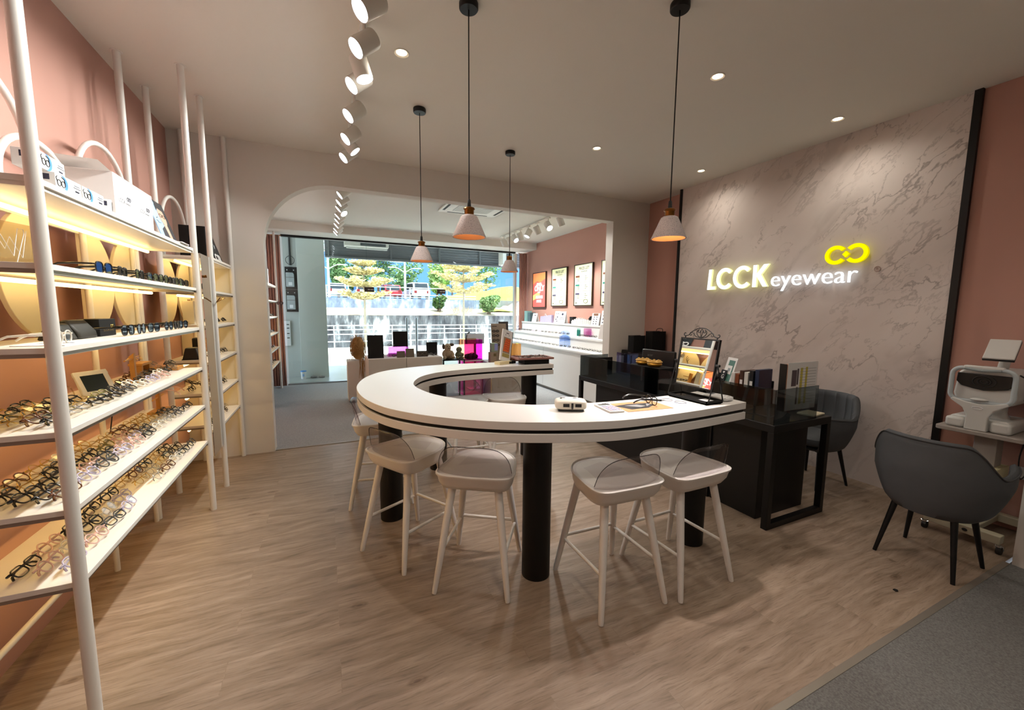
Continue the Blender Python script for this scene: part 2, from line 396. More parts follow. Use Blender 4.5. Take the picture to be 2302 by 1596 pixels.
# ------------------------------------------------------------------ world + daylight
w = bpy.data.worlds.new('World'); bpy.context.scene.world = w; w.use_nodes = True
nt = w.node_tree; nt.nodes.clear()
wo = nd(nt, 'ShaderNodeOutputWorld'); bg = nd(nt, 'ShaderNodeBackground'); bg.inputs['Strength'].default_value = 2.6
tc = nd(nt, 'ShaderNodeTexCoord'); sp = nd(nt, 'ShaderNodeSeparateXYZ'); nt.links.new(tc.outputs['Generated'], sp.inputs[0])
rp = ramp(nt, [(0.0, (.72,.82,.96,1)), (.12, (.60,.74,.95,1)), (.5, (.62,.74,.92,1)), (1, (.62,.74,.92,1))])
nt.links.new(sp.outputs['Z'], rp.inputs['Fac']); nt.links.new(rp.outputs['Color'], bg.inputs['Color']); nt.links.new(bg.outputs[0], wo.inputs['Surface'])
def light(kind, name, loc, power, col, target=None, **k):
    d = bpy.data.lights.new(name, kind); d.energy = power; d.color = col
    for a, b in k.items(): setattr(d, a, b)
    o = bpy.data.objects.new(name, d); C.objects.link(o); o.location = loc
    if target is not None: o.rotation_euler = (V(target)-V(loc)).to_track_quat('-Z', 'Y').to_euler()
    return o
light('SUN', 'sun', (0,20,30), 9, (1,.96,.9), (-6, 26, 0), angle=.01)
WARM = (1, .92, .80); COOL = (1, .95, .90)

# ------------------------------------------------------------------ ceiling downlights
M_dl = emis('downlight_glow', '#ffe3b8', 14)
dl0 = thing('ceiling_downlight', 'x', 'ceiling light')
mb = MB(); mb.lathe([(.034,-.001),(.046,-.006),(.048,0),(.034,.002)]); mb.build('trim_ring', M_white, dl0)
mb = MB(); mb.lathe([(0,0),(.034,0)], n=20); mb.build('lamp', M_dl, dl0)
dls = [((.507, 2.85), 'recessed warm downlight between the spotlight track and the hanging pendants'),
       ((2.573, 2.15), 'recessed warm downlight in the middle of the ceiling, nearest the camera right of the pendants'),
       ((4.04, 2.14), 'recessed warm downlight above the lit shop sign on the marble wall'),
       ((2.573, 3.55), 'recessed warm downlight in the middle of the ceiling near the arch wall'),
       ((4.07, 3.55), 'recessed warm downlight near the far end of the marble wall')]
for i, ((x, y), lb) in enumerate(dls):
    if i == 0: dl0.location = (x, y, ZC-.001); dl0['label'] = lb; dl0['group'] = 'recessed ceiling downlights'
    else: dup(dl0, (x, y, ZC-.001), 0, lb)
for (x, y) in [p for p, _ in dls] + [(2.573, .7), (1.9, -.6), (.6, -.6), (.6, .9), (2.5, -1.6)]:
    light('SPOT', 'downlight_beam', (x, y, ZC-.03), 11 if y > 1 else (30 if x < 1 else 11), WARM, (x, y, 0), spot_size=math.radians(158), spot_blend=1.0, shadow_soft_size=.04)  # last five beams are unseen and assumed; left pair raised to brighten the bar

# ------------------------------------------------------------------ pendants
M_inner = pbr('shade_lining', '#d9a06a', .6)
pd0 = thing('pendant_lamp', 'x', 'pendant lamp', group='terrazzo pendants hung over the bar')
# origin at ceiling; shade bottom at z = 1.97
zb = 1.97-ZC
mb = MB(); mb.lathe([(0,0),(.05,0),(.052,-.004),(.052,-.03),(.048,-.036),(0,-.036)], n=28); mb.build('canopy', M_black, pd0)
mb = MB(); mb.tube([(0,0,-.03),(0,0,zb+.205)], .0035, 8); mb.build('cord', M_black, pd0)
mb = MB(); mb.lathe([(.006,zb+.21),(.009,zb+.205),(.011,zb+.17),(.0,zb+.168)]); mb.build('cord_grip', M_black, pd0)
mb = MB(); mb.lathe([(0,zb+.170),(.012,zb+.170),(.03,zb+.163),(.034,zb+.156),(.029,zb+.152),(.027,zb+.15),(.027,zb+.122),(0,zb+.120)], n=28); mb.build('lamp_holder', M_brass, pd0)
mb = MB(); mb.lathe([(.0,zb+.122),(.036,zb+.122),(.046,zb+.116),(.051,zb+.106),(.0965,zb+.002),(.096,zb-.001),(.090,zb)], n=40); sh = mb.build('lamp_shade', M_terr, pd0, angle=50)
mb = MB(); mb.lathe([(.0905,zb+.0005),(.046,zb+.104),(.03,zb+.112),(0,zb+.112)], n=40); mb.build('shade_lining', M_inner, sh)
mb = MB(); mb.ell((0,0,zb+.07), (.022,.022,.03)); mb.build('bulb', emis('pendant_bulb', '#ffd9b0', 6), sh)
pds = [((.765, 3.53), 'speckled pendant lamp hanging second from the left, over the curved end of the bar'),
       ((.765, 2.26), 'speckled pendant lamp hanging nearest over the left bend of the bar, brass neck'),
       ((1.815, 4.02), 'speckled pendant lamp hanging furthest back over the rear arm of the bar'),
       ((1.80, 1.77), 'speckled pendant lamp hanging in front of the pink wall strip by the marble')]
pds[0] = (pds[0][0], 'speckled pendant lamp hanging leftmost of the four, in front of the arch')
for i, ((x, y), lb) in enumerate(pds):
    if i == 0: pd0.location = (x, y, ZC); pd0['label'] = lb
    else: dup(pd0, (x, y, ZC), 0.7*i, lb)
    on = i == 3
    if on:
        for ch in C.objects:
            if ch.type == 'MESH' and ch.parent and ch.parent.parent and abs((ch.parent.parent.location.x)-x) < .01 and abs(ch.parent.parent.location.y-y) < .01 and ch.name.startswith('bulb'): pass
    light('SPOT', 'pendant_beam', (x, y, 1.985), 46 if on else 5, (1, .91, .88), (x, y, 0), spot_size=math.radians(112), spot_blend=.9, shadow_soft_size=.02)

# ------------------------------------------------------------------ track spotlights
M_lampface = emis('track_lamp_glow', '#f4f8ff', 12)
def track_lamp(name, x, y, zc, d, label, group, power=60, arm=.09, r=.055, ln=.14, beam=True, size=44, col=(1,.95,.88)):
    t = thing(name, label, 'track light', (x, y, zc), 0, group)
    d = V(d).normalized(); c = V((0,0,-arm-.06)); a = c - d*ln*.5; b = c + d*ln*.5
    mb = MB(); mb.box((-.016,-.05,-.036),(.016,.05,-.02)); mb.tube([(0,0,-.03), (0,0,-arm)], .009, 10); mb.tube([(0,0,-arm), tuple(c - d*.01)], .007, 8); mb.build('bracket', M_white, t)
    ax = d.orthogonal().normalized(); ay = d.cross(ax)
    mb = MB(); mb.M = Matrix(((ax.x,ay.x,d.x,a.x),(ax.y,ay.y,d.y,a.y),(ax.z,ay.z,d.z,a.z),(0,0,0,1)))
    mb.lathe([(0,0),(r*.96,0),(r,.004),(r,ln),(r*.93,ln),(r*.9,ln-.012),(r*.7,ln-.02)], n=28); h = mb.build('lamp_head', M_white, t)
    mb2 = MB(); mb2.M = mb.M; mb2.lathe([(0,ln-.028),(r*.3,ln-.024),(r*.72,ln-.016),(r*.9,ln-.006)], n=24); mb2.build('lamp_lens', M_lampface, h)
    if beam:
        p = V((x,y,zc)) + b + d*.012
        light('SPOT', name+'_beam', p, power, col, p + d, spot_size=math.radians(size), spot_blend=.5, shadow_soft_size=.035)
    return t
def rail(name, x, y0, y1, zc, label):
    mb = MB(); mb.box((x-.017,y0,zc-.02),(x+.017,y1,zc-.0005)); o = mb.build(name, M_white, None, .002)
    return tag(o, label, 'light track')
rail('light_track', .256, 1.6, 4.62, ZC, 'slim white ceiling track carrying spotlights beside the wall racks')
LD = V((-.72, -.18, -.66))
ml = [(2.28, LD, 'white track spotlight cut by the top edge of the photo'),
      (2.60, LD, 'white track spotlight aimed at the racks, second from the camera on the main track'),
      (2.86, (.28,-.10,-.95), 'white track spotlight pointing straight down, third from the camera'),
      (3.02, LD, 'white track spotlight tucked just behind the one pointing straight down'),
      (3.48, LD, 'white track spotlight hanging alone in the middle of the main track'),
      (3.94, LD, 'white track spotlight third from the far end of the main track'),
      (4.18, (.62,-.12,-.75), 'white track spotlight turned right towards the bar at the far end of the main track'),
      (4.42, LD, 'white track spotlight last on the main track, aimed at the mirror')]
for y, d, lb in ml:
    track_lamp('track_spotlight', .256, y, ZC, d, lb, 'spotlights on the main room track', power=28, size=92, col=(1,.985,.93))
for y in (1.75, 2.0):
    p = V((.2, y, 3.05)); light('SPOT', 'track_beam', p, 26, (1,.985,.93), p+LD, spot_size=math.radians(92), spot_blend=.5, shadow_soft_size=.035)
rail('light_track', .257, 5.3, 8.55, ZF, 'white ceiling track in the front room nearer the meters')
for i, (y, d) in enumerate(((5.6, (-.75,-.05,-.6)), (6.0, (-.75,-.05,-.6)), (6.35, (-.75,0,-.66)), (6.62, (.5,-.45,-.7)), (6.85, (-.75,0,-.66)), (7.2, (-.75,0,-.66)), (7.6, (-.75,0,-.66)), (8.05, (-.75,0,-.66)), (8.35, (-.75,0,-.66)))):
    track_lamp('track_spotlight', .257, y, ZF, d, 'white track spotlight in the front room left row, %s from the arch' % ('nearest','second','third','fourth','fifth','sixth','seventh','eighth','ninth')[i] if i != 3 else 'white track spotlight in the front room left row with its lens turned to the bar', 'spotlights on the front room left track', power=110)
rail('light_track', 3.5, 5.4, 8.2, ZF, 'white ceiling track in the front room above the tiered display')
for i, (y, d) in enumerate(((5.75, (.45,.1,-.88)), (6.15, (.05,-.7,-.7)), (6.55, (.5,.1,-.86)), (6.9, (-.45,.0,-.88)), (7.25, (.4,.1,-.9)), (7.5, (.2,-.7,-.7)), (7.75, (.4,.1,-.9)), (8.05, (.5,.1,-.88)))):
    track_lamp('track_spotlight', 3.5, y, ZF, d, 'white track spotlight above the tiered display, %s from the arch' % ('nearest','second','third','fourth','fifth','sixth','seventh','eighth')[i], 'spotlights above the tiered display', power=62, size=80)
# the one pendant that is burning bright gets a brighter bulb
for ch in list(C.objects):
    if ch.name.startswith('bulb') and ch.parent and ch.parent.parent and ch.parent.parent.location.x > 1.5 and ch.parent.parent.location.y < 2:
        me = ch.data.copy(); me.materials[0] = emis('pendant_bulb_bright', '#ffdcb8', 22); ch.data = me
# ------------------------------------------------------------------ left display racks
SZ = [1.975, 1.695, 1.41, 1.115, .83, .555]          # top faces of the six boards
def half_disc(y0, sgn, a, b=.31, zc=1.70, x=-1.2):
    P = [(y0, zc-b)]
    for i in range(1, 25):
        t = -PI/2 + PI*i/24
        P.append((y0 + sgn*a*math.cos(t), zc + b*math.sin(t)))
    m = MB(); m.prism(P, x-.009, x+.009, 'x'); return m
def hoop(m, y0, y1, zbase, ztop, x=-1.18, r=.014):
    c = (y0+y1)/2; a = (y1-y0)/2; h = min(ztop-zbase-.02, a*1.0 if ztop > 2.4 else .2)
    pts = [(x,y0,zbase)] + [(x, c - a*math.cos(PI*i/20), ztop-h + h*math.sin(PI*i/20)) for i in range(21)] + [(x,y1,zbase)]
    m.tube(pts, r, 12)
def rack(name, label, ya, yb, fposts, bposts, discs, hoops, ledx=-1.10, led=(0,1,2,3,4,5)):
    t = thing(name, label, 'display rack', (0,0,0))
    for (x, y) in fposts + bposts:
        m = MB(); m.cyl((x,y,0), (x,y,ZC), .0205, n=20); m.cyl((x,y,ZC-.004),(x,y,ZC-.0005), .032, n=20); m.build('post', M_tube, t)
    for i, z in enumerate(SZ):
        m = MB(); m.box((-1.205,ya,z-.020),(-.850,yb,z)); s = m.build('shelf', M_shelf, t, .0015)
        m = MB()
        m.box((-.872,ya+.004,z-.034),(-.858,yb-.004,z-.018)); m.box((-1.2,ya+.004,z-.034),(-.85,ya+.02,z-.018)); m.box((-1.2,yb-.02,z-.034),(-.85,yb-.004,z-.018)); m.box((-1.205,ya+.004,z-.034),(-1.19,yb-.004,z-.018))
        m.build('edge_frame', M_alu if i else M_shelf, s)
        if i in led:
            m = MB(); m.tube([(ledx,ya+.03,z-.044),(ledx,yb-.03,z-.044)], .0095, 10); m.build('led_strip', M_led, s)
    for d in discs: half_disc(*d).build('back_board', M_cream, t, .002)
    for h in hoops:
        m = MB(); hoop(m, *h); m.build('hoop', M_tube, t)
    return t
rk1 = rack('display_rack', 'long white pole rack full of eyeglasses along the pink wall', 1.895, 3.635,
     [(-.85,1.89),(-.85,3.65)], [(-1.18,1.89),(-1.18,3.64)],
     [(2.68,-1,.33),(2.985,1,.345),(3.605,-1,.29)], [(2.99,3.60,0,2.50),(2.0,2.62,0,2.50),(2.40,2.93,1.98,2.30)])
m = MB(); m.tube([(-1.18,1.2,.225),(-1.18,2.5,.225)], .013, 12); m.build('low_rail', M_tube, rk1)
m = MB(); m.tube(curve_pts([(-1.14,2.965,.84),(-1.13,2.99,1.0),(-1.15,2.96,1.1)]), .003, 8); m.build('cable', M_black, rk1)
rk2 = rack('display_rack', 'short white pole rack in the corner beside the arch', 4.13, 4.89,
     [(-.85,4.10),(-.85,4.91)], [(-1.18,4.10),(-1.18,4.91)],
     [(4.14,1,.36),(4.88,-1,.36)], [(4.20,4.84,1.97,2.50)])
m = MB(); m.box((-1.295,4.905,.55),(-.86,4.925,1.96)); m.build('glow_panel', M_cream, rk2)  # cream panel added for the yellow glow on the bare back wall
m = MB(); m.tube(curve_pts([(-.83,4.10,1.60),(-.80,4.06,1.63),(-.79,4.03,1.635)], 5), .004, 6); m.tube(curve_pts([(-.83,4.10,1.60),(-.79,4.13,1.63),(-.78,4.16,1.635)], 5), .004, 6); m.build('hook', M_brass, rk2)
# mirror panel between the two racks
mr = thing('wall_mirror', 'tall narrow mirror panel fixed between the two white pole racks', 'mirror', (-.85, 3.94, 1.17))
B('glass_panel', (-.003,-.155,-.79), (.003,.145,.79), M_mirror, mr, 0); B('backing', (-.012,-.155,-.79), (-.003,.145,.79), M_white, mr, 0)
m = MB(); m.tube([(.004,-.12,.62),(.02,-.12,.62)], .01, 10); m.tube([(.02,-.135,.63),(.024,-.12,.615),(.02,-.105,.63)], .004, 8); m.build('hook', M_brass, mr)

# ------------------------------------------------------------------ eyeglasses
COL = {'k':('black','#0d0c0c'), 't':('tortoise','#5a3013'), 'g':('gold','#b08d3e'), 's':('silver','#8f8f90'), 'c':('clear','#d9d6cc'),
       'p':('pink','#d6b0a6'), 'l':('lilac','#b5adc4'), 'b':('burgundy','#3c1014'), 'y':('dark grey','#3b3b3d'), 'o':('olive','#7b7440')}
FM = {}
for k, (nme, hx) in COL.items():
    FM[k] = pbr('frame_'+nme.replace(' ','_'), hx, .25 if k not in 'gs' else .3, metal=1 if k in 'gs' else 0, var=.25 if k == 't' else .03, scale=80)
def rim_pts(shape, sx, n=22):
    P = []
    w, h, e = {'round':(.0235,.0225,1.0), 'rectangular':(.0265,.018,.62), 'square':(.026,.021,.66), 'panto':(.025,.0215,.85)}[shape]
    for i in range(n):
        a = 2*PI*i/n; c, s = math.cos(a), math.sin(a)
        x = math.copysign(abs(c)**e, c)*w; z = math.copysign(abs(s)**e, s)*h
        if shape in ('panto','square') and s < 0: x *= 1 - .16*abs(s)
        P.append((x, z))
    return P
GC = {}
def glass_meshes(shape, thick, col, sun, folded):
    key = (shape, thick, col, sun, folded)
    if key in GC: return GC[key]
    r = .0024 if thick else .0012
    fm = FM[col]
    m = MB()
    for sx in (-1, 1):
        pts = [(sx*.0325 + x, 0, .022+z) for x, z in rim_pts(shape, sx)]
        m.tube(pts, r, 7, closed=True)
        m.tube([(sx*.0575, 0, .032), (sx*.066, -.001, .033), (sx*.069, -.006, .033)], r*1.25, 7)
    m.tube([(-.0085,0,.027),(0,.0008,.0295),(.0085,0,.027)], r*1.1, 7)
    fr = m.mesh('frame_front', fm)
    L = []
    for sx in (-1, 1):
        m = MB(); pts = [(sx*.0325+x*.97, .0, .022+z*.97) for x, z in rim_pts(shape, sx)]
        m.add(pts, [tuple(range(len(pts)))]); L.append(m.mesh('lens', M_sunlens if sun else M_lens))
    T = []
    for sx in (-1, 1):
        m = MB()
        if folded:
            d = .010 + (.004 if sx > 0 else 0)
            pts = [(sx*.069,-.006,.033), (sx*.060,-d,.0328), (-sx*.030,-d-.003,.030), (-sx*.052,-d-.004,.022), (-sx*.060,-d-.004,.012)]
        else:
            pts = [(sx*.069,-.006,.033), (sx*.070,-.06,.033), (sx*.068,-.105,.030), (sx*.066,-.13,.018), (sx*.065,-.142,.008)]
        m.tube(pts, [r*1.4, r*1.7, r*1.45, r*1.6, r*1.5], 7); T.append(m.mesh('temple', fm))
    GC[key] = (fr, L, T); return GC[key]
def eyeglasses(loc, rot, shape, thick, col, label, sun=False, folded=True, group=None, simple=False, name=None):
    fr, L, T = glass_meshes(shape, thick, col, sun, folded)
    nm = name or ('sunglasses' if sun else 'eyeglasses')
    t = thing(nm, label, nm, loc, rot, group); t.scale = (1.10,1.10,1.16) if sun else (1.06,1.06,1.10)
    def add(n, me):
        o = bpy.data.objects.new(n, me); C.objects.link(o); o.parent = t
    add('frame_front', fr)
    for x in L: add('lens', x)
    for x in T: add('temple', x)
    return t
ORD = 'first second third fourth fifth sixth seventh eighth ninth tenth eleventh twelfth thirteenth fourteenth fifteenth sixteenth seventeenth eighteenth nineteenth twentieth'.split()
ORD += ['twenty-'+o for o in ORD[:9]] + ['thirtieth'] + ['thirty-'+o for o in ORD[:9]] + ['fortieth']
ROWN = ['front row', 'second row', 'third row', 'fourth row', 'rear row']
rg = random.Random(11)
SH = {'k':('rectangular','square','panto'), 't':('square','panto'), 'g':('round','panto'), 's':('round','rectangular'), 'c':('panto','square'),
      'p':('panto','round'), 'l':('panto','square'), 'b':('panto',), 'y':('panto','rectangular'), 'o':('square','rectangular')}
def shelf_rows(rows, z, shelfname, tilt, rack, where, grp):
    for ri, (x, s) in enumerate(rows):
        items = sorted((float(w[1:]), w[0]) for w in s.split())
        for n, (y, c) in enumerate(items):
            sh = rg.choice(SH[c]); thick = c not in 'gs'
            lb = '%s %s eyeglasses, %s of %s, %s from %s' % (COL[c][0], sh, ROWN[ri], shelfname, ORD[n], where)
            eyeglasses((x + rg.uniform(-.004,.004), y, z + .004 + .016*math.sin(math.radians(tilt))), (math.radians(tilt + rg.uniform(-5,5)), 0, -PI/2 + rg.uniform(-.12,.12)), sh, thick, c, lb, group=grp)
R6 = [(-.905,'l2.03 p2.20 y2.36 l2.52 s2.90 t3.05 c3.20 k3.36 y3.52'),
      (-.972,'p2.03 c2.18 k2.33 c2.48 l2.63 g2.86 s3.01 g3.16 k3.31 k3.46'),
      (-1.040,'k2.03 p2.19 k2.35 k2.51 k2.67 g2.84 t2.99 k3.14 g3.29 k3.44')]
R5 = [(-.905,'t2.03 l2.19 y2.35 l2.52 p2.68 k2.84 c2.99 s3.16 y3.34 k3.52'),
      (-.952,'k2.03 c2.18 p2.33 k2.48 p2.63 l2.78 k2.93 s3.08 s3.23 k3.38'),
      (-1.010,'k2.03 k2.18 k2.33 k2.48 o2.63 p2.78 t2.93 g3.08 g3.23 k3.38'),
      (-1.068,'k2.03 g2.18 k2.33 g2.48 g2.63 g2.78 t2.93 g3.08 g3.23'),
      (-1.126,'g2.07 t2.22 g2.37 c2.52 g2.67')]
R4 = [(-.905,'k2.03 s2.18 k2.35 k2.50 y2.65 c2.80 l2.95 p3.10'),
      (-.952,'t2.03 o2.18 g2.33 o2.48 k2.63 c2.78 k2.93 c3.20 k3.34 s3.48'),
      (-1.010,'g2.06 k2.21 k2.36 k2.86 s3.12 k3.26 s3.40'),
      (-1.068,'k2.10 g2.25 k2.40 t3.14 c3.28'),
      (-1.126,'g2.16 k2.31')]
shelf_rows(R6, SZ[5], 'lowest long shelf', 44, 1, 'near pole', 'eyeglasses on the lowest long shelf')
shelf_rows(R5, SZ[4], 'fifth long shelf down', 48, 1, 'near pole', 'eyeglasses on the fifth long shelf')
shelf_rows(R4, SZ[3], 'fourth long shelf down', 54, 1, 'near pole', 'eyeglasses on the fourth long shelf')
# sunglasses with open arms on the second and third boards
for n, y in enumerate((2.42, 2.60, 2.80, 2.98, 3.15, 3.30, 3.43, 3.545)):
    eyeglasses((-.895, y, SZ[1]+.003), (0, 0, -PI/2+rg.uniform(-.1,.1)), ('square','rectangular')[n % 2], True, 'k', 'dark sunglasses with open arms on second long shelf down, %s from near pole' % ORD[n], sun=True, folded=False, group='sunglasses on the second long shelf')
for n, (y, c) in enumerate(((2.06,'c'), (2.60,'k'), (2.76,'k'), (2.93,'k'), (3.17,'k'), (3.32,'k'), (3.45,'k'))):
    lb = 'clear framed glasses lying open beside the near pole on third long shelf' if c == 'c' else 'mirrored dark sunglasses with open arms on third long shelf, %s from black case' % ORD[n-1]
    eyeglasses((-.895, y, SZ[2]+.003), (0, 0, -PI/2+rg.uniform(-.12,.12)), ('panto','square')[n % 2], True, c, lb, sun=c == 'k', folded=False, group='glasses on the third long shelf')
# corner rack
for si, xs, nm in ((2, (4.50, 4.64, 4.78), 'third'), (3, (4.30, 4.52, 4.66, 4.80), 'fourth'), (4, (4.26, 4.42, 4.58, 4.76), 'fifth'), (5, (4.22, 4.40, 4.58, 4.76), 'lowest')):
    for n, y in enumerate(xs):
        c = 'kyksk'[n % 5]
        eyeglasses((-.90 - .03*(n % 2), y, SZ[si]+.016), (math.radians(40+rg.uniform(-8,8)), 0, -PI/2+rg.uniform(-.25,.25)), rg.choice(SH[c]), c not in 'gs', c,
                   '%s eyeglasses on %s shelf of the corner rack, %s from the mirror' % (COL[c][0], nm, ORD[n]), group='eyeglasses on the corner rack')
for n, (x, y, dz) in enumerate(((-1.06,4.24,0), (-1.02,4.40,0), (-1.10,4.33,.045), (-1.08,4.50,0))):
    eyeglasses((x, y, SZ[4]+.016+dz), (math.radians(35), 0, -PI/2+.3*n), 'panto', True, 'k', 'black eyeglasses heaped behind the wooden stand on corner rack, %s of the heap' % ORD[n], group='heaped black eyeglasses')

# ------------------------------------------------------------------ things on the left racks
M_blue = pbr('print_blue', '#4b8fd6', .5); M_lblue = pbr('print_light_blue', '#9fc3ef', .5); M_navy = pbr('print_navy', '#2b2f45', .5)
def cleaner_box(loc, rz, label, tilt=0):
    t = thing('cleaning_wipe_box', label, 'box', loc, (0, tilt, rz), 'blue and white lens wipe boxes on the top shelf')
    # front face looks to +x, width along y
    B('carton', (-.035,-.085,0), (.035,.085,.058), M_paper, t, .001)
    m = MB(); P = []
    for i in range(17):
        a = PI*i/16 - PI/2; P.append((-.045 + .034*math.cos(a) - .012, .029 + .0285*math.sin(a)))
    P2 = [(y + .016, z) for y, z in reversed(P)]
    m.prism(P2 + P, .0352, .0356, 'x'); m.build('blue_band', M_blue, t)
    m = MB(); m.M = Matrix.Translation((.0358, -.052, .03))
    for s in (-.012, .014): m.tube([(0, s+.0115*math.cos(2*PI*i/18), .011*math.sin(2*PI*i/18)-.004) for i in range(18)], .0013, 5, closed=True)
    m.tube([(0,-.0005,0),(0,.0025,0)], .0013, 5); m.tube([(0,-.024,.0),(0,-.03,.012),(0,-.022,.018)], .0013, 5); m.tube([(0,.0255,0),(0,.022,.015),(0,.005,.02)], .0013, 5)
    m.build('glasses_print', M_black, t)
    m = MB()
    for k, (w, z) in enumerate(((.036,.042), (.05,.034), (.03,.022))): m.box((.0352, .055-w/2, z-.0012), (.0356, .055+w/2, z+.0012))
    m.box((.0352,.04,.018),(.0356,.066,.024)); m.build('print_lines', M_navy, t)
    m = MB(); m.box((-.015,-.0856,.03),(.02,-.0852,.05))
    for k in range(7): m.box((-.014+k*.005,-.0858,.032),(-.0125+k*.005,-.0853,.048))
    m.build('bar_code', M_navy, t)
    return t
cleaner_box((-.905, 2.145, SZ[0]), 0, 'blue and white wipe box in the row, nearest the front pole')
cleaner_box((-.905, 2.325, SZ[0]), 0, 'blue and white wipe box in the middle of the shelf-edge row')
cleaner_box((-.925, 2.10, SZ[0]+.0585), .06, 'blue and white wipe box stacked on top of another, half behind the pole')
cleaner_box((-.93, 2.545, SZ[0]+.002), .35, 'blue and white wipe box turned askew in front of the big white carton', tilt=0)
def logo_lines(m, y0, z0, s, x):
    """small LCCK wordmark reading along +y on a face at x"""
    M = frame_m((x, y0, z0), (0,1,0), (0,0,1))
    text_into(m, 'LCCK', M, s, 0, 'LEFT', bold=.0)
    text_into(m, 'eyewear', frame_m((x, y0+s*2.7, z0-.1*s), (0,1,0), (0,0,1)), s*.55, 0, 'LEFT')
    for c in (3.6, 4.35):
        m.M = frame_m((x, y0+s*c, z0+s*.75), (0,1,0), (0,0,1)); m.tube([(s*.32*math.cos(2*PI*i/16), s*.3*math.sin(2*PI*i/16), 0) for i in range(16)], s*.07, 5, closed=True); m.M = Matrix.Identity(4)
for (y0, y1, lb, op) in ((2.68, 2.925, 'large white printed carton with an open flap, left of its twin', True), (2.93, 3.165, 'large white printed carton, closed, beside the portrait card', False)):
    t = thing('white_carton', lb, 'box', (0,0,0), 0, 'large white cartons on the top shelf')
    B('carton', (-1.10,y0,SZ[0]), (-.925,y1,SZ[0]+.235), M_paper, t, .0015)
    m = MB(); logo_lines(m, y0+.04, SZ[0]+.115, .03, -.9245); m.build('printed_mark', M_navy, t)
    if op: m = MB(); m.quad((-1.10,y0,SZ[0]+.235),(-.93,y0,SZ[0]+.235),(-.95,y0-.07,SZ[0]+.265),(-1.10,y0-.07,SZ[0]+.27)); m.quad((-1.10,y0,SZ[0]+.235),(-1.10,y1,SZ[0]+.235),(-1.145,y1,SZ[0]+.25),(-1.145,y0,SZ[0]+.25)); m.build('flap', M_paper, t)
# portrait show card (a generic bespectacled man)
def leaning_card(name, label, cat, cx, cy, z, w, h, face, lean=14, th=.004, mat=None, grp=None):
    """card facing +x (rz rotates), leaning back"""
    t = thing(name, label, cat, (cx,cy,z), (0, -math.radians(lean), face), grp)
    B('board', (-th,-w/2,0), (0,w/2,h), mat or M_paper, t, 0)
    return t
def face_poly(t, name, mat, pts, x=.0006):
    m = MB(); m.add([(x, y, z) for y, z in pts], [tuple(range(len(pts)))]); return m.build(name, mat, t, smooth=False)
def ellpts(cy, cz, ry, rz, n=18): return [(cy+ry*math.cos(2*PI*i/n), cz+rz*math.sin(2*PI*i/n)) for i in range(n)]
M_skin = pbr('print_skin', '#d8aa93', .5); M_hair = pbr('print_dark', '#17171c', .5); M_suit = pbr('print_suit', '#1d1f27', .5)
t = leaning_card('portrait_card', 'leaning photo card of a dark-haired man in glasses beside the white cartons', 'display card', -.895, 3.345, SZ[0]+.001, .20, .255, 0, 17, mat=M_lblue); t.scale = (1, 1.4, 1)
face_poly(t, 'backdrop', M_hair, [(.0,.0),(.1,.0),(.1,.262),(-.02,.262),(.0,.2)], .0004)
face_poly(t, 'suit', M_suit, [(-.06,.0),(.1,.0),(.1,.06),(.05,.10),(.0,.10),(-.05,.07)], .0006)
face_poly(t, 'shirt', M_skin, [(.018,.0),(.05,.0),(.045,.11),(.0,.11)], .0008)
face_poly(t, 'portrait_face', M_skin, ellpts(.025,.165,.042,.060), .001)
face_poly(t, 'portrait_hair', M_hair, [(-.025,.19),(-.02,.235),(.03,.25),(.075,.235),(.075,.17),(.06,.205),(.0,.212)], .0012)
m = MB()
for s in (.006, .046): m.tube([(.0016, s+.016*math.cos(2*PI*i/16), .168+.011*math.sin(2*PI*i/16)) for i in range(16)], .0016, 5, closed=True)
m.tube([(.0016,.022,.17),(.0016,.03,.17)], .0016, 5); m.build('printed_glasses', M_black, t)
m = MB(); m.tube([(.0012,-.085,.115),(.0012,-.07,.12),(.0012,-.06,.108),(.0012,-.03,.112)], .0012, 5); m.tube([(.0012,-.065,.135),(.0012,-.055,.142)], .002, 5); m.build('printed_script', M_navy, t)
t = thing('price_card', 'small white price card lying at the edge before the portrait card', 'card', (-.86,3.42,SZ[0]+.001)); B('card', (-.02,-.075,0), (.02,.075,.006), M_paper, t, .0005)
m = MB(); m.box((.0201,-.02,.002),(.0204,.055,.0038)); m.build('print_line', M_navy, t)
# black cartons + dark poster on the corner rack top
t = thing('black_box', 'tall black box behind the mirror top on the corner rack', 'box'); B('carton', (-1.06,4.15,SZ[0]), (-.885,4.28,SZ[0]+.245), M_blackm, t, .002)
B('side_face', (-.887,4.15,SZ[0]), (-.882,4.28,SZ[0]+.244), pbr('charcoal_card', '#33363a', .6), t, .001)  # whole aisle-facing side of the box in a lighter grey
t = leaning_card('show_card', 'dark leaning show card with white lettering on the corner rack top', 'display card', -.90, 4.70, SZ[0]+.001, .30, .27, 0, 17, mat=M_blackm)
face_poly(t, 'card_face', pbr('print_slate', '#22282d', .45), [(-.145,.06),(.145,.06),(.145,.262),(-.145,.262)], .0005)
m = MB(); text_into(m, 'CSR', frame_m((.0014, .0, .042), (0,1,0), (0,0,1)), .095, .001, 'CENTER', bold=.004, sx=1.35); m.build('lettering', M_paper, t)
m = MB()
for k in range(3):
    a = PI/2 + k*2*PI/3; m.tube([(.001,.02,.15),(.001,.02+.04*math.cos(a),.15+.04*math.sin(a))], [.005,.001], 6)
m.tube(curve_pts([(.001,.03,.16),(.001,.06,.175),(.001,.09,.17)]), .002, 5); m.build('printed_emblem', pbr('print_pale', '#a9b4b8', .5), t)
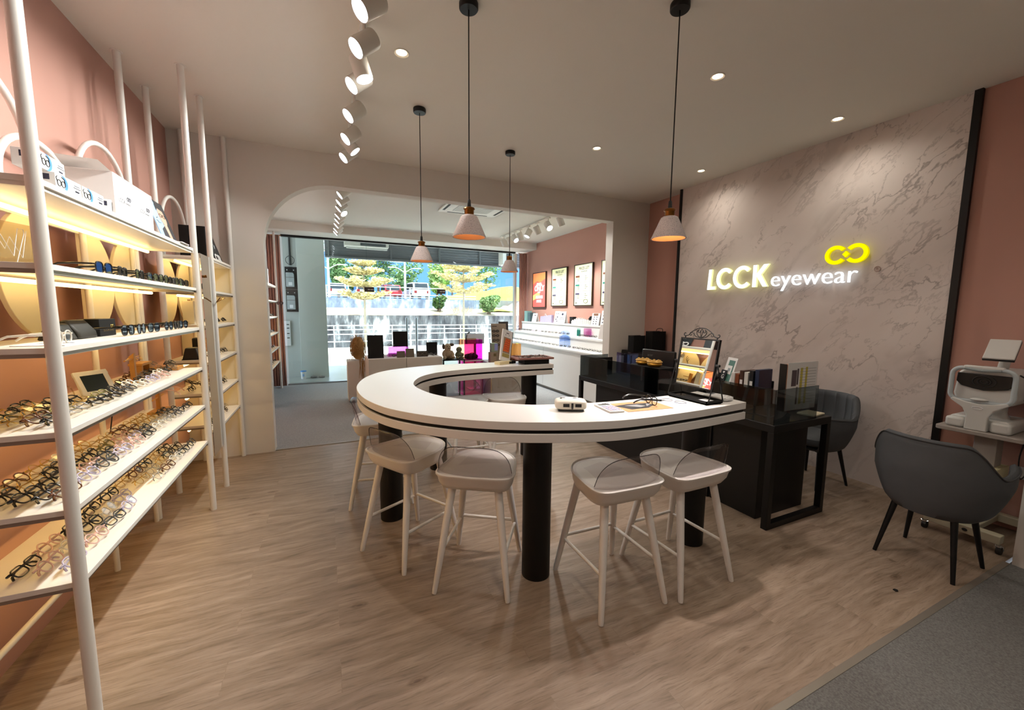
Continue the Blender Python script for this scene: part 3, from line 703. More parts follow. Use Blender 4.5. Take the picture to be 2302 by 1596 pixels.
# second shelf: engraved acrylic block and white card
t = thing('acrylic_sign', 'clear acrylic sign with an engraved W beside the near pole', 'sign', (-1.0,2.05,SZ[1]+.001), (0,-.1,-.25))
B('acrylic_block', (-.012,-.14,0), (.012,.09,.15), M_clearac, t, .002)
m = MB(); W = [(-.09,.12),(-.06,.055),(-.035,.10),(-.005,.03),(.03,.13),(.05,.13),(.05,.115),(.0,.005)]
m.tube([(.0135,y,z) for y, z in W], .0012, 5); m.tube([(.0135,y+.03,z-.004) for y, z in W[:5]], .001, 5); m.build('engraving', M_paper, t)
t = leaning_card('note_card', 'plain white card propped at the left end of the second shelf', 'card', -1.04, 1.985, SZ[1]+.001, .085, .13, -.3, 12)
B('foot', (-.05,-.03,0), (-.004,.03,.004), M_paper, t, 0)
# third shelf: dark case, black gift box, white booklet
M_case = pbr('olive_case', '#26241c', .55, var=.15)
t = thing('glasses_case', 'dark folded triangular glasses case on the third shelf', 'case', (-1.03,2.46,SZ[2]+.001))
m = MB(); m.prism([(-.055,0),(.055,0),(.05,.03),(.01,.085),(-.03,.07),(-.06,.02)], -.09, .06, 'y'); m.build('body', M_case, t, .008)
m = MB(); m.prism([(-.05,0),(.05,0),(.02,.07),(-.02,.065)], -.17, -.092, 'y'); m.build('flap', M_case, t, .008)
t = thing('gift_box', 'black box with small gold lettering on the third shelf', 'box', (-1.02,2.62,SZ[2]+.001)); B('carton', (-.04,-.07,0), (.04,.09,.082), M_blackm, t, .002)
m = MB(); logo_lines(m, -.035, .03, .022, .0405); m.build('gold_print', pbr('gold_print', '#b79a55', .4, metal=1), t)
t = thing('booklet', 'thin white booklet lying flat under the clear glasses', 'booklet', (-.93,2.10,SZ[2]+.0005)); B('cover', (-.07,-.12,0), (.07,.12,.003), M_paper, t, 0); m = MB(); m.box((-.05,-.02,.0031),(.05,.0,.0035)); m.build('printed_band', M_navy, t)
# fourth shelf: tablet-like frame, wooden stands, blocks
t = thing('photo_frame', 'white square frame with a dark screen leaning on the fourth shelf', 'picture frame', (-1.04,2.66,SZ[3]+.001), (0,-math.radians(26),-.55))
m = MB(); w, h, b = .145, .13, .021
m.box((-.012,-w/2,0),(0,w/2,b)); m.box((-.012,-w/2,h-b),(0,w/2,h)); m.box((-.012,-w/2,b),(0,-w/2+b,h-b)); m.box((-.012,w/2-b,b),(0,w/2,h-b)); m.build('frame', M_white, t, .002)
B('screen', (-.01,-w/2+b,b), (-.003,w/2-b,h-b), pbr('dark_screen', '#18231f', .15, var=.4, scale=30), t, 0)
m = MB(); m.tube([(-.07+.035*math.cos(a*PI/8), -.08, .045+.045*math.sin(a*PI/8)) for a in range(-3, 12)], .003, 6); m.build('stand_loop', M_clearac, t)
def wood_stand(loc, label, n=2, h=.15, rz=0, load=()):
    t = thing('wooden_stand', label, 'display stand', loc, rz, 'honey wood glasses stands')
    B('base', (-.04,-.09,0), (.04,.09,.016), M_oak, t, .003)
    m = MB(); m.prism([(-.011,.016),(.011,.016),(.011,h+.02),(-.011,h)], -.012, .012, 'y'); m.build('upright', M_oak, t, .001)
    for i in range(n):
        z = h - .012 - i*(.055 if n > 1 else 0)
        m = MB(); m.tube([(0,-.10,z-.004),(0,.10,z+.004)], .005, 8); m.build('arm', M_oak, t)
    return t
wood_stand((-1.02,2.98,SZ[3]+.001), 'wooden T stand with long bare arms beside the dark screen', 1, .155)
def wood_block(loc, d, label, rz=0):
    return tag(B('wooden_block', (loc[0]-d[0]/2,loc[1]-d[1]/2,loc[2]), (loc[0]+d[0]/2,loc[1]+d[1]/2,loc[2]+d[2]), M_oak, None, .003), label, 'wood block', 'wooden blocks on the fourth shelf')
t = thing('wooden_riser', 'tall wooden bridge riser on the fourth shelf', 'display stand', (-1.08,3.26,SZ[3]+.001), 0)
B('top_board', (-.035,-.075,.075), (.035,.075,.09), M_oak, t, .002)
for s in (-1, 1): B('leg', (-.03,s*.06-.01,0), (.03,s*.06+.01,.075), M_oak, t, .002)
eyeglasses((-1.08,3.26,SZ[3]+.093+.014), (math.radians(60),0,-PI/2), 'round', False, 'g', 'gold round eyeglasses resting on the tall wooden riser')
wood_block((-1.07,3.44,SZ[3]+.001), (.10,.13,.032), 'wooden block with silver eyeglasses, in front of the tall riser')
eyeglasses((-1.06,3.44,SZ[3]+.034+.014), (math.radians(55),0,-PI/2), 'rectangular', False, 's', 'silver eyeglasses resting on the rear wooden block')
wood_block((-1.00,3.555,SZ[3]+.001), (.09,.12,.024), 'low wooden block at the far end of the fourth shelf')
eyeglasses((-.99,3.545,SZ[3]+.026+.014), (math.radians(55),0,-PI/2), 'rectangular', True, 'y', 'dark grey eyeglasses resting on the low end block')
wood_stand((-1.08,3.50,SZ[4]+.001), 'wooden T stand with two arms at the far end of the fifth shelf', 2, .17)
eyeglasses((-1.07,3.40,SZ[4]+.155), (.15,0,PI*.5+.1), 'panto', True, 'p', 'pink tipped eyeglasses hanging on the two-armed wooden stand', folded=False)
# corner rack extras
t = thing('glasses_case', 'black tent shaped case on the fourth shelf of the corner rack', 'case', (-1.05,4.22,SZ[3]+.001)); m = MB(); m.prism([(-.06,0),(.06,0),(.035,.10),(-.035,.10)], -.05, .05, 'y'); m.build('body', M_blackp, t, .008); B('base_pad', (-.062,-.052,-.0005), (.062,.052,.006), M_blackm, t, .002)
t = thing('glasses_case', 'low dark clam case behind the tent shaped case', 'case', (-1.08,4.42,SZ[3]+.001)); m = MB(); m.ell((0,0,.035), (.05,.10,.033), 20, 10, e=.8); m.build('shell', pbr('dark_green_case', '#1d2119', .4), t); m = MB(); m.tube([(.051*math.cos(2*PI*i/24), .101*math.sin(2*PI*i/24), .032) for i in range(24)], .003, 6, closed=True); m.build('rim', M_black, t)
t = thing('glasses_case', 'upright black case behind the far pole on corner rack', 'case', (-1.10,4.60,SZ[3]+.001)); m = MB(); m.box((-.03,-.05,0),(.03,.05,.16)); m.build('body', M_blackm, t, .012); B('flap', (.029,-.05,.08), (.034,.05,.158), M_blackm, t, .002)
t = thing('cream_box', 'tall cream slotted box on the third shelf of the corner rack', 'box', (-1.08,4.36,SZ[2]+.001)); B('body', (-.04,-.04,0), (.04,.04,.20), M_cream, t, .003)
m = MB(); m.tube([(0,-.02,.2),(0,-.02,.212)], .004, 8); m.tube([(0,.02,.2),(0,.02,.212)], .004, 8); m.build('pegs', M_brass, t)
t = thing('wooden_stand', 'small wooden rack beside the cream box on corner rack', 'display stand', (-1.05,4.50,SZ[2]+.001)); B('upright', (-.03,-.01,0), (.03,.01,.17), M_oak, t, .002)
for z in (.05, .11): m = MB(); m.tube([(.0,.01,z),(.02,.12,z)], .005, 8); m.build('arm', M_brass, t)
t = thing('ring_holder', 'black wire ring holder on the second shelf of the corner rack', 'display stand', (-.98,4.56,SZ[1]+.001)); B('base', (-.02,-.05,0), (.02,.05,.012), M_blackm, t, .002)
for k in range(3): m = MB(); m.tube([(0,-.03+k*.02+.045*math.sin(a*PI/10),.01+.05*k*.5+.06*(1-math.cos(a*PI/10))*.8) for a in range(0, 9)], .003, 6); m.build('wire_arc', M_black, t)
t = thing('leaflet', 'pale leaflet standing against the cream glow panel on corner rack', 'leaflet', (-.99,4.74,SZ[1]+.001), (0,-.08,0)); B('sheet', (-.002,-.05,0), (0,.05,.17), M_cream, t, 0); m = MB(); m.box((.0002,-.01,.12),(.0006,.035,.14)); m.build('print_block', pbr('print_brown', '#a07a5c', .6), t)
# ------------------------------------------------------------------ horseshoe bar
OUT = [(2.19,3.94),(1.56,3.955),(1.17,3.97),(.868,3.935),(.571,3.82),(.405,3.68),(.28,3.46),(.205,3.21),(.172,2.95),(.195,2.62),(.28,2.33),(.41,2.12),(.55,1.965),(.72,1.83),(.92,1.72),(1.2,1.615),(1.45,1.572),(1.9,1.575),(2.347,1.607)]
INN = [(2.352,1.975),(2.1,1.95),(1.743,1.943),(1.416,1.97),(1.12,2.045),(.984,2.13),(.844,2.255),(.708,2.42),(.625,2.576),(.587,2.72),(.568,2.87),(.578,3.02),(.637,3.20),(.736,3.36),(.897,3.49),(1.144,3.57),(1.555,3.61),(2.147,3.604)]
def smooth2(P, n=5): return [(p.x, p.y) for p in curve_pts([(a,b,0) for a,b in P], n)]
def inset(P, d):
    n = len(P); out = []
    for i in range(n):
        a = V(P[i-1]); b = V(P[(i+1) % n]); t = (b-a); t.normalize(); out.append((P[i][0]-t.y*d, P[i][1]+t.x*d))
    return out
bar = thing('bar_counter', 'white horseshoe bar counter with black shadow gap on black round columns', 'counter', (0,0,0))
bp = smooth2(OUT) + smooth2(INN)
bi = smooth2(inset(OUT + INN, .014)[:len(OUT)]) + smooth2(inset(OUT + INN, .014)[len(OUT):])
m = MB(); m.prism(bp, .957, 1.0); m.build('counter_top', M_counter, bar, .002, angle=30)
m = MB(); m.prism(bp, .893, .938); m.build('lower_slab', M_counter, bar, .002, angle=30)
m = MB(); m.prism(bi, .938, .957); m.build('shadow_gap', M_blackm, bar, angle=30)
for (x, y) in ((1.075,1.965),(.395,2.98),(2.20,1.84),(.955,3.78),(1.945,3.775)):
    m = MB(); m.cyl((x,y,.0),(x,y,.893), .083, n=40); m.build('column', M_black, bar)
# ------------------------------------------------------------------ bar stools
def seat_outline(s=1.0, dy=0.):
    P = []
    for i in range(40):
        a = 2*PI*i/40; c, sn = math.cos(a), math.sin(a)
        if sn < 0: ex, ey, ry = .30, .52, .205
        else: ex, ey, ry = .72, .85, .22
        y = math.copysign(abs(sn)**ey, sn) * ry; x = math.copysign(abs(c)**ex, c) * (.205 - .055*y/.2*(1 if y < 0 else .45)*.5)
        P.append((x*s, y*s + dy))
    return P
def make_stool():
    t = thing('bar_stool', 'x', 'stool', group='white bar stools around the horseshoe bar')
    m = MB()
    def rings(lst, closeb=True):
        vs = []; F = []; n = 40
        for (s, z, sag, dy) in lst:
            for (x, y) in seat_outline(s, dy): vs.append((x, y, z + sag*(1.6*(max(0,y)/.2)**2*.4 + .25*(x/.2)**2)))
        for i in range(len(lst)-1):
            for k in range(n): F.append((i*n+k, i*n+(k+1) % n, (i+1)*n+(k+1) % n, (i+1)*n+k))
        F.append(tuple(range(n))[::-1]); F.append(tuple((len(lst)-1)*n+k for k in range(n)))
        m.add(vs, F)
    rings([(.80,.575,0,.01),(.88,.58,0,.006),(.955,.612,0,.002),(.985,.645,.006,0),(1.02,.657,.012,-.003),(1.02,.664,.014,-.003),(.99,.667,.016,0),(.965,.660,.014,0)])
    st = m.build('seat', M_stool, t, angle=50)
    m = MB(); rings([(.965,.659,.014,.0),(.93,.664,.012,0),(.8,.660,.008,0),(.5,.655,.004,0),(.2,.653,0,0)]); m.build('seat_pad', M_leather, st, angle=60)
    legs = {}
    for sx in (-1, 1):
        for sy in (-1, 1):
            m = MB(); a = V((sx*.205, sy*.235, 0)); b = V((sx*.128, sy*.125, .59)); legs[sx,sy] = (a, b)
            m.tube([a, a+(b-a)*.03, a+(b-a)*.5, b], [.0125,.0145,.020,.0225], 14); m.build('leg', M_stool, t)
    def at(k, z): a, b = legs[k]; return a + (b-a)*(z/.59)
    for k1, k2, z1, z2 in (((-1,-1),(-1,1),.225,.22), ((1,-1),(1,1),.225,.22), ((-1,1),(1,1),.235,.235)):
        m = MB(); m.tube([at(k1,z1), at(k2,z2)], .0095, 10); m.build('stretcher', M_stool, t)
    # acrylic back: curved sheet
    def bk(u, v):   # u -1..1 along width
        h = .172*max(0., 1-abs(u)**4.0)**.52
        x = .207*u; z = .664 + h*v
        return (x, -.194 + .055*abs(u)**2.4 - .03*v*h/.172, z)
    m = MB(); m.grid(lambda a, b: bk(-.998 + 1.996*a, b), 36, 6); back = m.build('backrest', M_acryl, t, angle=70)
    md = back.modifiers.new('thick', 'SOLIDIFY'); md.thickness = .004
    m = MB(); m.tube([bk(-.998 + 1.996*i/48, 1) for i in range(49)], .0019, 6); m.build('rim', M_acedge, back)
    return t
st0 = make_stool()
R_ = math.radians
stools = [((.458,2.555), -60, 'white stool with clear back tucked beside the left black column, seat turned away'),
          ((.783,2.118), -33.7, 'white stool left of the front black column, chipped paint on its feet'),
          ((1.395,1.703), -2, 'white stool right of the front black column, nearest the camera'),
          ((1.872,1.667), 1, 'white stool at the right end of the bar beside the black desk'),
          ((.375,3.37), -99, 'white stool half hidden behind the left black column, by the carpet edge'),
          ((1.245,3.76), 178, 'white stool under the rear bar arm, beside the far left column'),
          ((1.665,3.74), 172, 'white stool under the rear bar arm, beside the far right column')]
for i, ((x, y), a, lb) in enumerate(stools):
    if i == 0: st0.location = (x,y,0); st0.rotation_euler = (0,0,R_(a)); st0['label'] = lb
    else: dup(st0, (x,y,0), R_(a), lb)

# ------------------------------------------------------------------ things on the bar
ZT = 1.0005
t = thing('pupil_meter', 'white handheld pupil distance meter with two dark windows on the bar', 'optical instrument', (1.225,1.865,ZT), R_(-27))
m = MB(); m.ell((0,0,.036), (.088,.055,.027), 28, 16, e=.42); m.build('body', pbr('warm_device_white', '#e3ddcf', .35), t)
m = MB(); m.box((-.07,-.045,.0),(.07,.045,.012)); m.build('foot', M_blackp, t, .003)
for x in (-.028, .038): B('window', (x-.017,-.0575,.028), (x+.017,-.045,.046), M_black, t, .001)
m = MB(); m.tube([(.005,-.058,.02),(.005,-.062,.03),(.005,-.058,.05)], .006, 8); m.build('nose_rest', M_blackp, t)
for x in (-.04, .025): m = MB(); m.ell((x,.012,.062), (.02,.012,.006)); m.build('button', M_blackp, t)
m = MB(); m.box((-.05,-.01,.058),(.045,.04,.066)); m.build('display_hood', M_paper, t, .004)
t = thing('calculator', 'white pocket calculator lying on the bar', 'calculator', (1.438,1.795,ZT), R_(-8)); B('body', (-.045,-.092,0), (.045,.092,.012), M_paper, t, .003)
B('screen', (-.035,.045,.0121), (.035,.072,.013), pbr('lcd_dark', '#3d4046', .2), t, 0); B('solar_cell', (.0,.078,.0121), (.03,.086,.0128), M_blackm, t, 0)
for r in range(5):
    for c in range(4): B('key', (-.036+c*.019,-.08+r*.022,.012), (-.022+c*.019,-.066+r*.022,.0155), pbr('key_lilac' if (r+c) % 3 else 'key_pinkish', '#c9c4e6' if (r+c) % 3 else '#e6c4cc', .5), t, 0)
M_orange = pbr('print_orange', '#c99668', .5)
t = thing('leaflet', 'orange and dark printed leaflet under the black glasses on the bar', 'leaflet', (1.655,1.78,ZT), R_(-5)); B('sheet', (-.155,-.10,0), (.155,.10,.0015), M_orange, t, 0)
m = MB(); m.prism([(-.15,.04),(-.10,-.06),(.02,-.05),(.10,.0),(.09,.05),(-.05,.06)], .0016, .002); m.build('print_dark', pbr('print_charcoal', '#35373b', .5), t)
m = MB(); m.prism([(-.09,.03),(-.02,-.03),(.03,-.01),(.0,.035)], .0021, .0024); m.prism([(.03,-.02),(.09,.02),(.07,.04)], .0021, .0024); m.build('print_glare', pbr('print_glare_grey', '#9a9a9a', .4), t)  # grey glare patches put into the leaflet's print as flat colour
eyeglasses((1.745,1.79,ZT+.003), (-.12,0,-PI/2-.25), 'square', True, 'k', 'black eyeglasses with arms open lying on the orange leaflet', folded=False)
t = thing('pen', 'black pen with silver tip between the glasses and the lenses', 'pen', (1.83,1.86,ZT+.006), R_(-38)); m = MB(); m.cyl((-.07,0,0),(.05,0,0), .006, n=12); m.build('barrel', M_black, t); m = MB(); m.cyl((.05,0,0),(.074,0,0), .0055,.0015, 12); m.build('tip', M_chrome, t); m = MB(); m.tube([(-.07,0,.006),(-.07,.001,.012),(-.03,0,.009)], .0015, 6); m.build('clip', M_black, t)
t = thing('paper_sheet', 'white paper sheet under two loose lenses on the bar', 'paper', (1.93,1.775,ZT), R_(-12)); B('sheet', (-.075,-.10,0), (.075,.10,.0006), M_paper, t, 0)
for i, (x, y) in enumerate(((1.925,1.84),(1.95,1.755))):
    t = thing('loose_lens', ('clear round lens on white paper, further from the camera', 'clear round lens on white paper, nearer the camera')[i], 'lens', (x,y,ZT+.001), 0, 'loose round lenses on the bar')
    m = MB(); m.lathe([(0,.006),(.02,.005),(.034,.001)], n=28); m.build('lens', M_lens, t); m = MB(); m.tube([(.034*math.cos(2*PI*i2/28), .034*math.sin(2*PI*i2/28), .002) for i2 in range(28)], .0014, 6, closed=True); m.build('lens_edge', pbr('lens_edge', '#8f90a6', .3), t)
# vanity mirror with scrolled crown, facing the racks
t = thing('table_mirror', 'black iron table mirror with scrolled crown on the bar end', 'mirror', (2.10,1.785,ZT))
m = MB(); m.box((-.07,-.15,0.004),(.07,.15,.010))
for y in (-.147,.147): m.box((-.07,y-.003,.004),(.07,y+.003,.024))
for x in (-.067,.067): m.box((x-.003,-.15,.004),(x+.003,.15,.024))
for x in (-.06,.06):
    for y in (-.14,.14): m.cyl((x,y,0),(x,y,.005),.006,n=8)
m.build('tray_base', M_blackm, t)
for y in (-.155,.155):
    m = MB(); m.tube([(-.062,y,.018),(0,y,.235),(.062,y,.018)], .004, 8); m.build('side_rod', M_black, t)
    m = MB(); m.cyl((0,y-math.copysign(.012,y),.235),(0,y+math.copysign(.012,y),.235), .008, n=12); m.build('pivot', M_black, t)
lean = R_(9)
def mp(u, z): # mirror plane: u along y, z height above pivot
    return V((math.sin(lean)*z, u, .235 + math.cos(lean)*z))
def mp_mat(): return frame_m((0,0,.235), (0,-1,0), (math.sin(lean),0,math.cos(lean)))
m = MB(); m.M = mp_mat(); w, h = .143, .155
m.box((-w,-h,-.012),(-w+.008,h,.006)); m.box((w-.008,-h,-.012),(w,h,.006)); m.box((-w,-h,-.012),(w,-h+.008,.006)); m.box((-w,h-.008,-.012),(w,h,.006)); m.box((-w+.004,-h+.004,-.011),(w-.004,h-.004,-.002)); fr = m.build('frame', M_black, t, .001)
m = MB(); m.M = mp_mat(); m.quad((-w+.008,-h+.008,.0),(w-.008,-h+.008,.0),(w-.008,h-.008,.0),(-w+.008,h-.008,.0)); m.build('mirror_glass', M_mirror, fr, smooth=False)
m = MB(); m.M = mp_mat() @ Matrix.Translation((0, h, -.003))
def spiral(cx, cy, r, a0, a1, n=18, shrink=.35): return [(cx + r*(1-(1-shrink)*i/n)*math.cos(a0+(a1-a0)*i/n), cy + r*(1-(1-shrink)*i/n)*math.sin(a0+(a1-a0)*i/n), 0) for i in range(n+1)]
for s in (-1, 1):
    arc = [(s*.115,.012,0),(s*.095,.018,0),(s*.07,.042,0),(s*.03,.062,0),(0,.066,0)]
    m.tube(curve_pts(arc, 6), .0028, 7)
    m.tube([(s*a,b,0) for a,b,_ in spiral(.122,.024,.013,-PI*.6,PI*.8)], .0028, 7)
    m.tube(curve_pts([(s*.004,.004,0),(s*.04,.012,0),(s*.06,.03,0),(s*.075,.036,0)], 6), .0024, 7)
    m.tube([(s*a,b,0) for a,b,_ in spiral(.078,.024,.013,PI*.6,-PI*1.1)], .0024, 7)
    m.tube(curve_pts([(0,.004,0),(s*.028,.02,0),(s*.036,.042,0),(s*.022,.056,0)], 6), .0026, 7)
    m.tube([(s*a,b,0) for a,b,_ in spiral(.017,.044,.012,PI*.4,-PI*1.3)], .0022, 7)
    m.tube(curve_pts([(0,.006,0),(s*.006,.03,0),(s*.008,.05,0),(0,.06,0)], 6), .0022, 7)
    m.tube([(s*.118,-.002,0),(s*.118,.012,0)], .004, 8)
m.build('scroll_crown', M_black, t)
t = thing('lens_stack', 'small stack of clear lens discs in the mirror tray', 'lens', (2.075,1.875,ZT+.0115)); m = MB(); m.cyl((0,0,0),(0,0,.006),.028,n=24); m.build('disc', M_clearac, t); m = MB(); m.cyl((.008,-.006,.006),(.008,-.006,.011),.028,n=24); m.build('disc', M_lens, t)
t = thing('note_card', 'small white card lying in the near corner of the mirror tray', 'card', (2.09,1.69,ZT+.0115)); B('sheet', (-.045,-.04,0),(.045,.04,.003), M_paper, t, 0)
t = thing('tissue_pack', 'white wrapped tissue pack with barcode behind the mirror tray', 'pack', (2.262,1.74,ZT), .15); m = MB(); m.ell((0,0,.014), (.055,.085,.014), 20, 10, e=.55); m.build('wrapper', M_paper, t); m = MB()
for k in range(7): m.box((-.02,.03+k*.005,.0275),(.02,.0325+k*.005,.0284))
m.build('bar_code', M_navy, t)
m = MB()
for k in range(4): m.tube([(-.05,-.07+k*.022,.02),(-.0,-.065+k*.022,.0285),(.05,-.07+k*.022,.02)], .0014, 5)
m.build('crimp_lines', pbr('print_grey', '#a3a3ad', .5), t)
# slanted sign on the rear arm
t = thing('sign_stand', 'slanted white sign with orange panel on wooden foot on the rear bar arm', 'sign', (1.66,3.80,ZT), (0,0,R_(20)))
B('wooden_foot', (-.10,-.05,0), (.07,.035,.03), pbr('pale_wood', '#d8c79a', .5, var=.1), t, .002); B('foot_back', (.03,-.05,0.0005), (.13,.03,.028), M_blackm, t, .002)
m = MB(); m.M = Matrix.Translation((-.0,-.01,.03)) @ Euler((R_(-8), R_(16), 0)).to_matrix().to_4x4()
Ms = m.M.copy()
m.box((-.075,-.006,0),(.075,.006,.33)); m.build('panel', M_paper, t, .001)
m = MB(); m.M = Ms; m.box((.075,-.006,0),(.083,.012,.33)); m.build('panel_edge', M_blackm, t, .001)
m = MB(); m.M = Ms; m.box((-.05,-.0075,.085),(.055,-.006,.25)); m.build('picture_ground', pbr('print_taupe', '#a08a72', .5), t, 0)
m = MB(); m.M = Ms; m.prism([(-.045,.10),(.04,.10),(.05,.235),(-.02,.24),(-.03,.2)], -.0085, -.0076, 'y'); m.build('picture_orange', pbr('print_vivid_orange', '#e8682a', .5), t)
m = MB(); m.M = Ms
for k in range(5): m.tube(curve_pts([(-.03,-.0088,.12+k*.024),(0,-.0088,.13+k*.024),(.02,-.0088,.118+k*.024),(.04,-.0088,.13+k*.024)], 4), .0018, 5)
m.build('picture_strokes', pbr('print_rust', '#8c3a1c', .5), t)
m = MB(); m.M = Ms; m.box((-.05,-.0078,.04),(.055,-.006,.08)); m.build('gold_plate', pbr('gold_plate', '#bdae6c', .3, metal=.6), t, .001)
m = MB(); m.M = Ms; m.box((-.02,-.0072,.292),(.02,-.006,.30)); m.box((-.03,-.0072,.272),(-.022,-.006,.28)); m.box((.02,-.0072,.272),(.028,-.006,.28)); m.build('print_lines', M_navy, t)
# stacked tray on a black box
t = thing('black_box', 'flat black box under the rimmed tray on the rear bar arm', 'box', (1.985,3.75,ZT), R_(-4)); B('carton', (-.14,-.09,0), (.14,.09,.048), M_blackm, t, .003)
M_rose = pbr('rose_wood', '#9d6f66', .45, var=.1)
t = thing('tray', 'rose wood rimmed tray of small parts on the flat black box', 'tray', (1.965,3.75,ZT+.049), R_(-4)); B('bottom', (-.19,-.115,0), (.19,.115,.008), M_rose, t, .002)
for a, b in (((-.20,-.125,.002),(.20,-.112,.022)), ((-.20,.112,.002),(.20,.125,.022)), ((-.20,-.112,.002),(-.187,.112,.022)), ((.187,-.112,.002),(.20,.112,.022))): B('rim', a, b, M_rose, t, .003)
m = MB(); rr = random.Random(3)
for k in range(150):
    x, y, a = rr.uniform(-.17,.17), rr.uniform(-.10,.10), rr.uniform(0, PI); d = V((math.cos(a), math.sin(a), 0))*.014
    z = .009 + rr.random()*.016; m.tube([V((x,y,z))-d, V((x,y,z+.006)), V((x,y,z))+d], .0022, 5, mi=k % 2)
o = m.build('small_parts', [pbr('parts_dark', '#2a1d1a', .4), pbr('parts_pale', '#b9aea2', .3, metal=.6)], t); o['kind'] = 'stuff'
t = thing('papers', 'low stack of rose tinted papers beside the sign on the rear arm', 'paper', (1.60,3.88,ZT)); B('stack', (.03,-.04,0), (.19,.06,.012), M_rose, t, .001)
# ------------------------------------------------------------------ lit sign on the marble
M_sgw = emis('sign_white', '#f4fbff', .85); M_sgy = emis('sign_yellow', '#ffe600', .8); M_sgs = emis('sign_side_glow', '#f0f3a0', .9); M_sgs2 = emis('sign_side_yellow', '#d9c800', .7)
sg = thing('wall_sign', 'glowing white lettered shop sign with yellow infinity emblem on the marble wall', 'sign', (4.46, 3.655, 0))
SM = frame_m((0,0,0), (0,-1,0), (0,0,1))         # local x -> along the wall to the right, local y -> up, normal -> -x (to the room)
def letter(name, polys, mats, d0=.022, d1=.05):
    m = MB(); m.M = SM
    for P in polys:
        n = len(P); m.add([(a,b,d1) for a,b in P], [tuple(range(n))], 0)
        m.add([(a,b,d0) for a,b in P] , [tuple(range(n))[::-1]], 1)
        m.add([(a,b,d0) for a,b in P] + [(a,b,d1) for a,b in P], [(i,(i+1)%n,n+(i+1)%n,n+i) for i in range(n)], 1)
    return m.build(name, mats, sg, angle=30)
def carc(cx, cy, rx, ry, a0, a1, th, n=22):
    o = [(cx+rx*math.cos(a0+(a1-a0)*i/n), cy+ry*math.sin(a0+(a1-a0)*i/n)) for i in range(n+1)]
    i_ = [(cx+(rx-th)*math.cos(a0+(a1-a0)*i/n), cy+(ry-th)*math.sin(a0+(a1-a0)*i/n)) for i in range(n+1)][::-1]
    return o + i_
zb = 1.838
letter('letter', [[(.005,zb+.02),(.02,zb+.25),(.062,zb+.25),(.05,zb+.038),(.115,zb+.038),(.115,zb),(.004,zb)]], [M_sgw, M_sgs])
letter('letter', [carc(.245,zb+.125,.115,.128,R_(42),R_(318),.043)], [M_sgw, M_sgs])
letter('letter', [carc(.472,zb+.127,.118,.130,R_(42),R_(318),.043)], [M_sgw, M_sgs])
letter('letter', [[(.600,zb+.005),(.600,zb+.25),(.645,zb+.25),(.645,zb+.152),(.72,zb+.25),(.778,zb+.25),(.695,zb+.14),(.775,zb+.005),(.722,zb+.005),(.645,zb+.125),(.645,zb+.005)]], [M_sgw, M_sgs])
m = MB(); text_into(m, 'eyewear', SM @ Matrix.Translation((.795, 1.912, .036)), .243, .012, 'LEFT', sx=.965, bold=-.0035); m.build('lettering', M_sgw, sg, smooth=False)
letter('emblem', [carc(1.407,2.104,.091,.088,R_(38),R_(322),.034), carc(1.571,2.104,.091,.088,R_(142),R_(-142),.034) , [(1.489-.028,2.104),(1.489,2.104-.03),(1.489+.028,2.104),(1.489,2.104+.03)]], [M_sgy, M_sgs2])
m = MB(); m.M = SM; m.tube([(1.722+.022*math.cos(2*PI*i/24), 1.95+.022*math.sin(2*PI*i/24), .004) for i in range(24)], .0025, 6, closed=True); text_into(m, 'R', Matrix.Translation((1.722,1.95,.004)), .03, .001); m.build('registered_mark', pbr('mark_rose', '#a88a7f', .5), sg)
light('AREA', 'sign_glow', (4.40, 3.05, 1.97), 5, (.9,1,.95), (4.46,3.05,1.97), shape='RECTANGLE', size=.05, size_y=.05) if False else None

# ------------------------------------------------------------------ black reception desk
dk = thing('reception_desk', 'black reception desk with steel loop legs and a dark glass screen', 'desk', (0,0,0))
X0, X1, Y0, Y1, ZD = 2.80, 3.49, 1.70, 4.09, .77
B('desk_top', (X0,Y0,.715), (X1,Y1,ZD), M_black, dk, .003)
for y in (Y0+.022, Y1-.022):
    m = MB(); s = .022
    m.box((X0,y-s,0),(X0+2*s,y+s,.715)); m.box((X1-2*s,y-s,0),(X1,y+s,.715)); m.box((X0+2*s,y-s,0),(X1-2*s,y+s,2*s)); m.build('loop_leg', M_black, dk, .002)
B('front_panel', (2.87,2.25,.0), (2.89,3.83,.715), M_black, dk, .001)
B('cabinet', (2.885,1.84,.0), (3.46,2.25,.715), M_black, dk, .003)
for k in range(3): B('handle', (3.46,1.95,.16+k*.2), (3.474,2.12,.175+k*.2), M_blackm, dk, .002)
for a, b in (((X0+.006,Y0+.012,ZD),(X0+.014,Y1-.012,1.02)), ((X0+.014,Y0+.012,ZD),(3.31,Y0+.02,1.02)), ((X0+.014,Y1-.02,ZD),(3.22,Y1-.012,1.02))):
    B('glass_screen', a, b, M_tint, dk, 0)
ZK = ZD + .0005
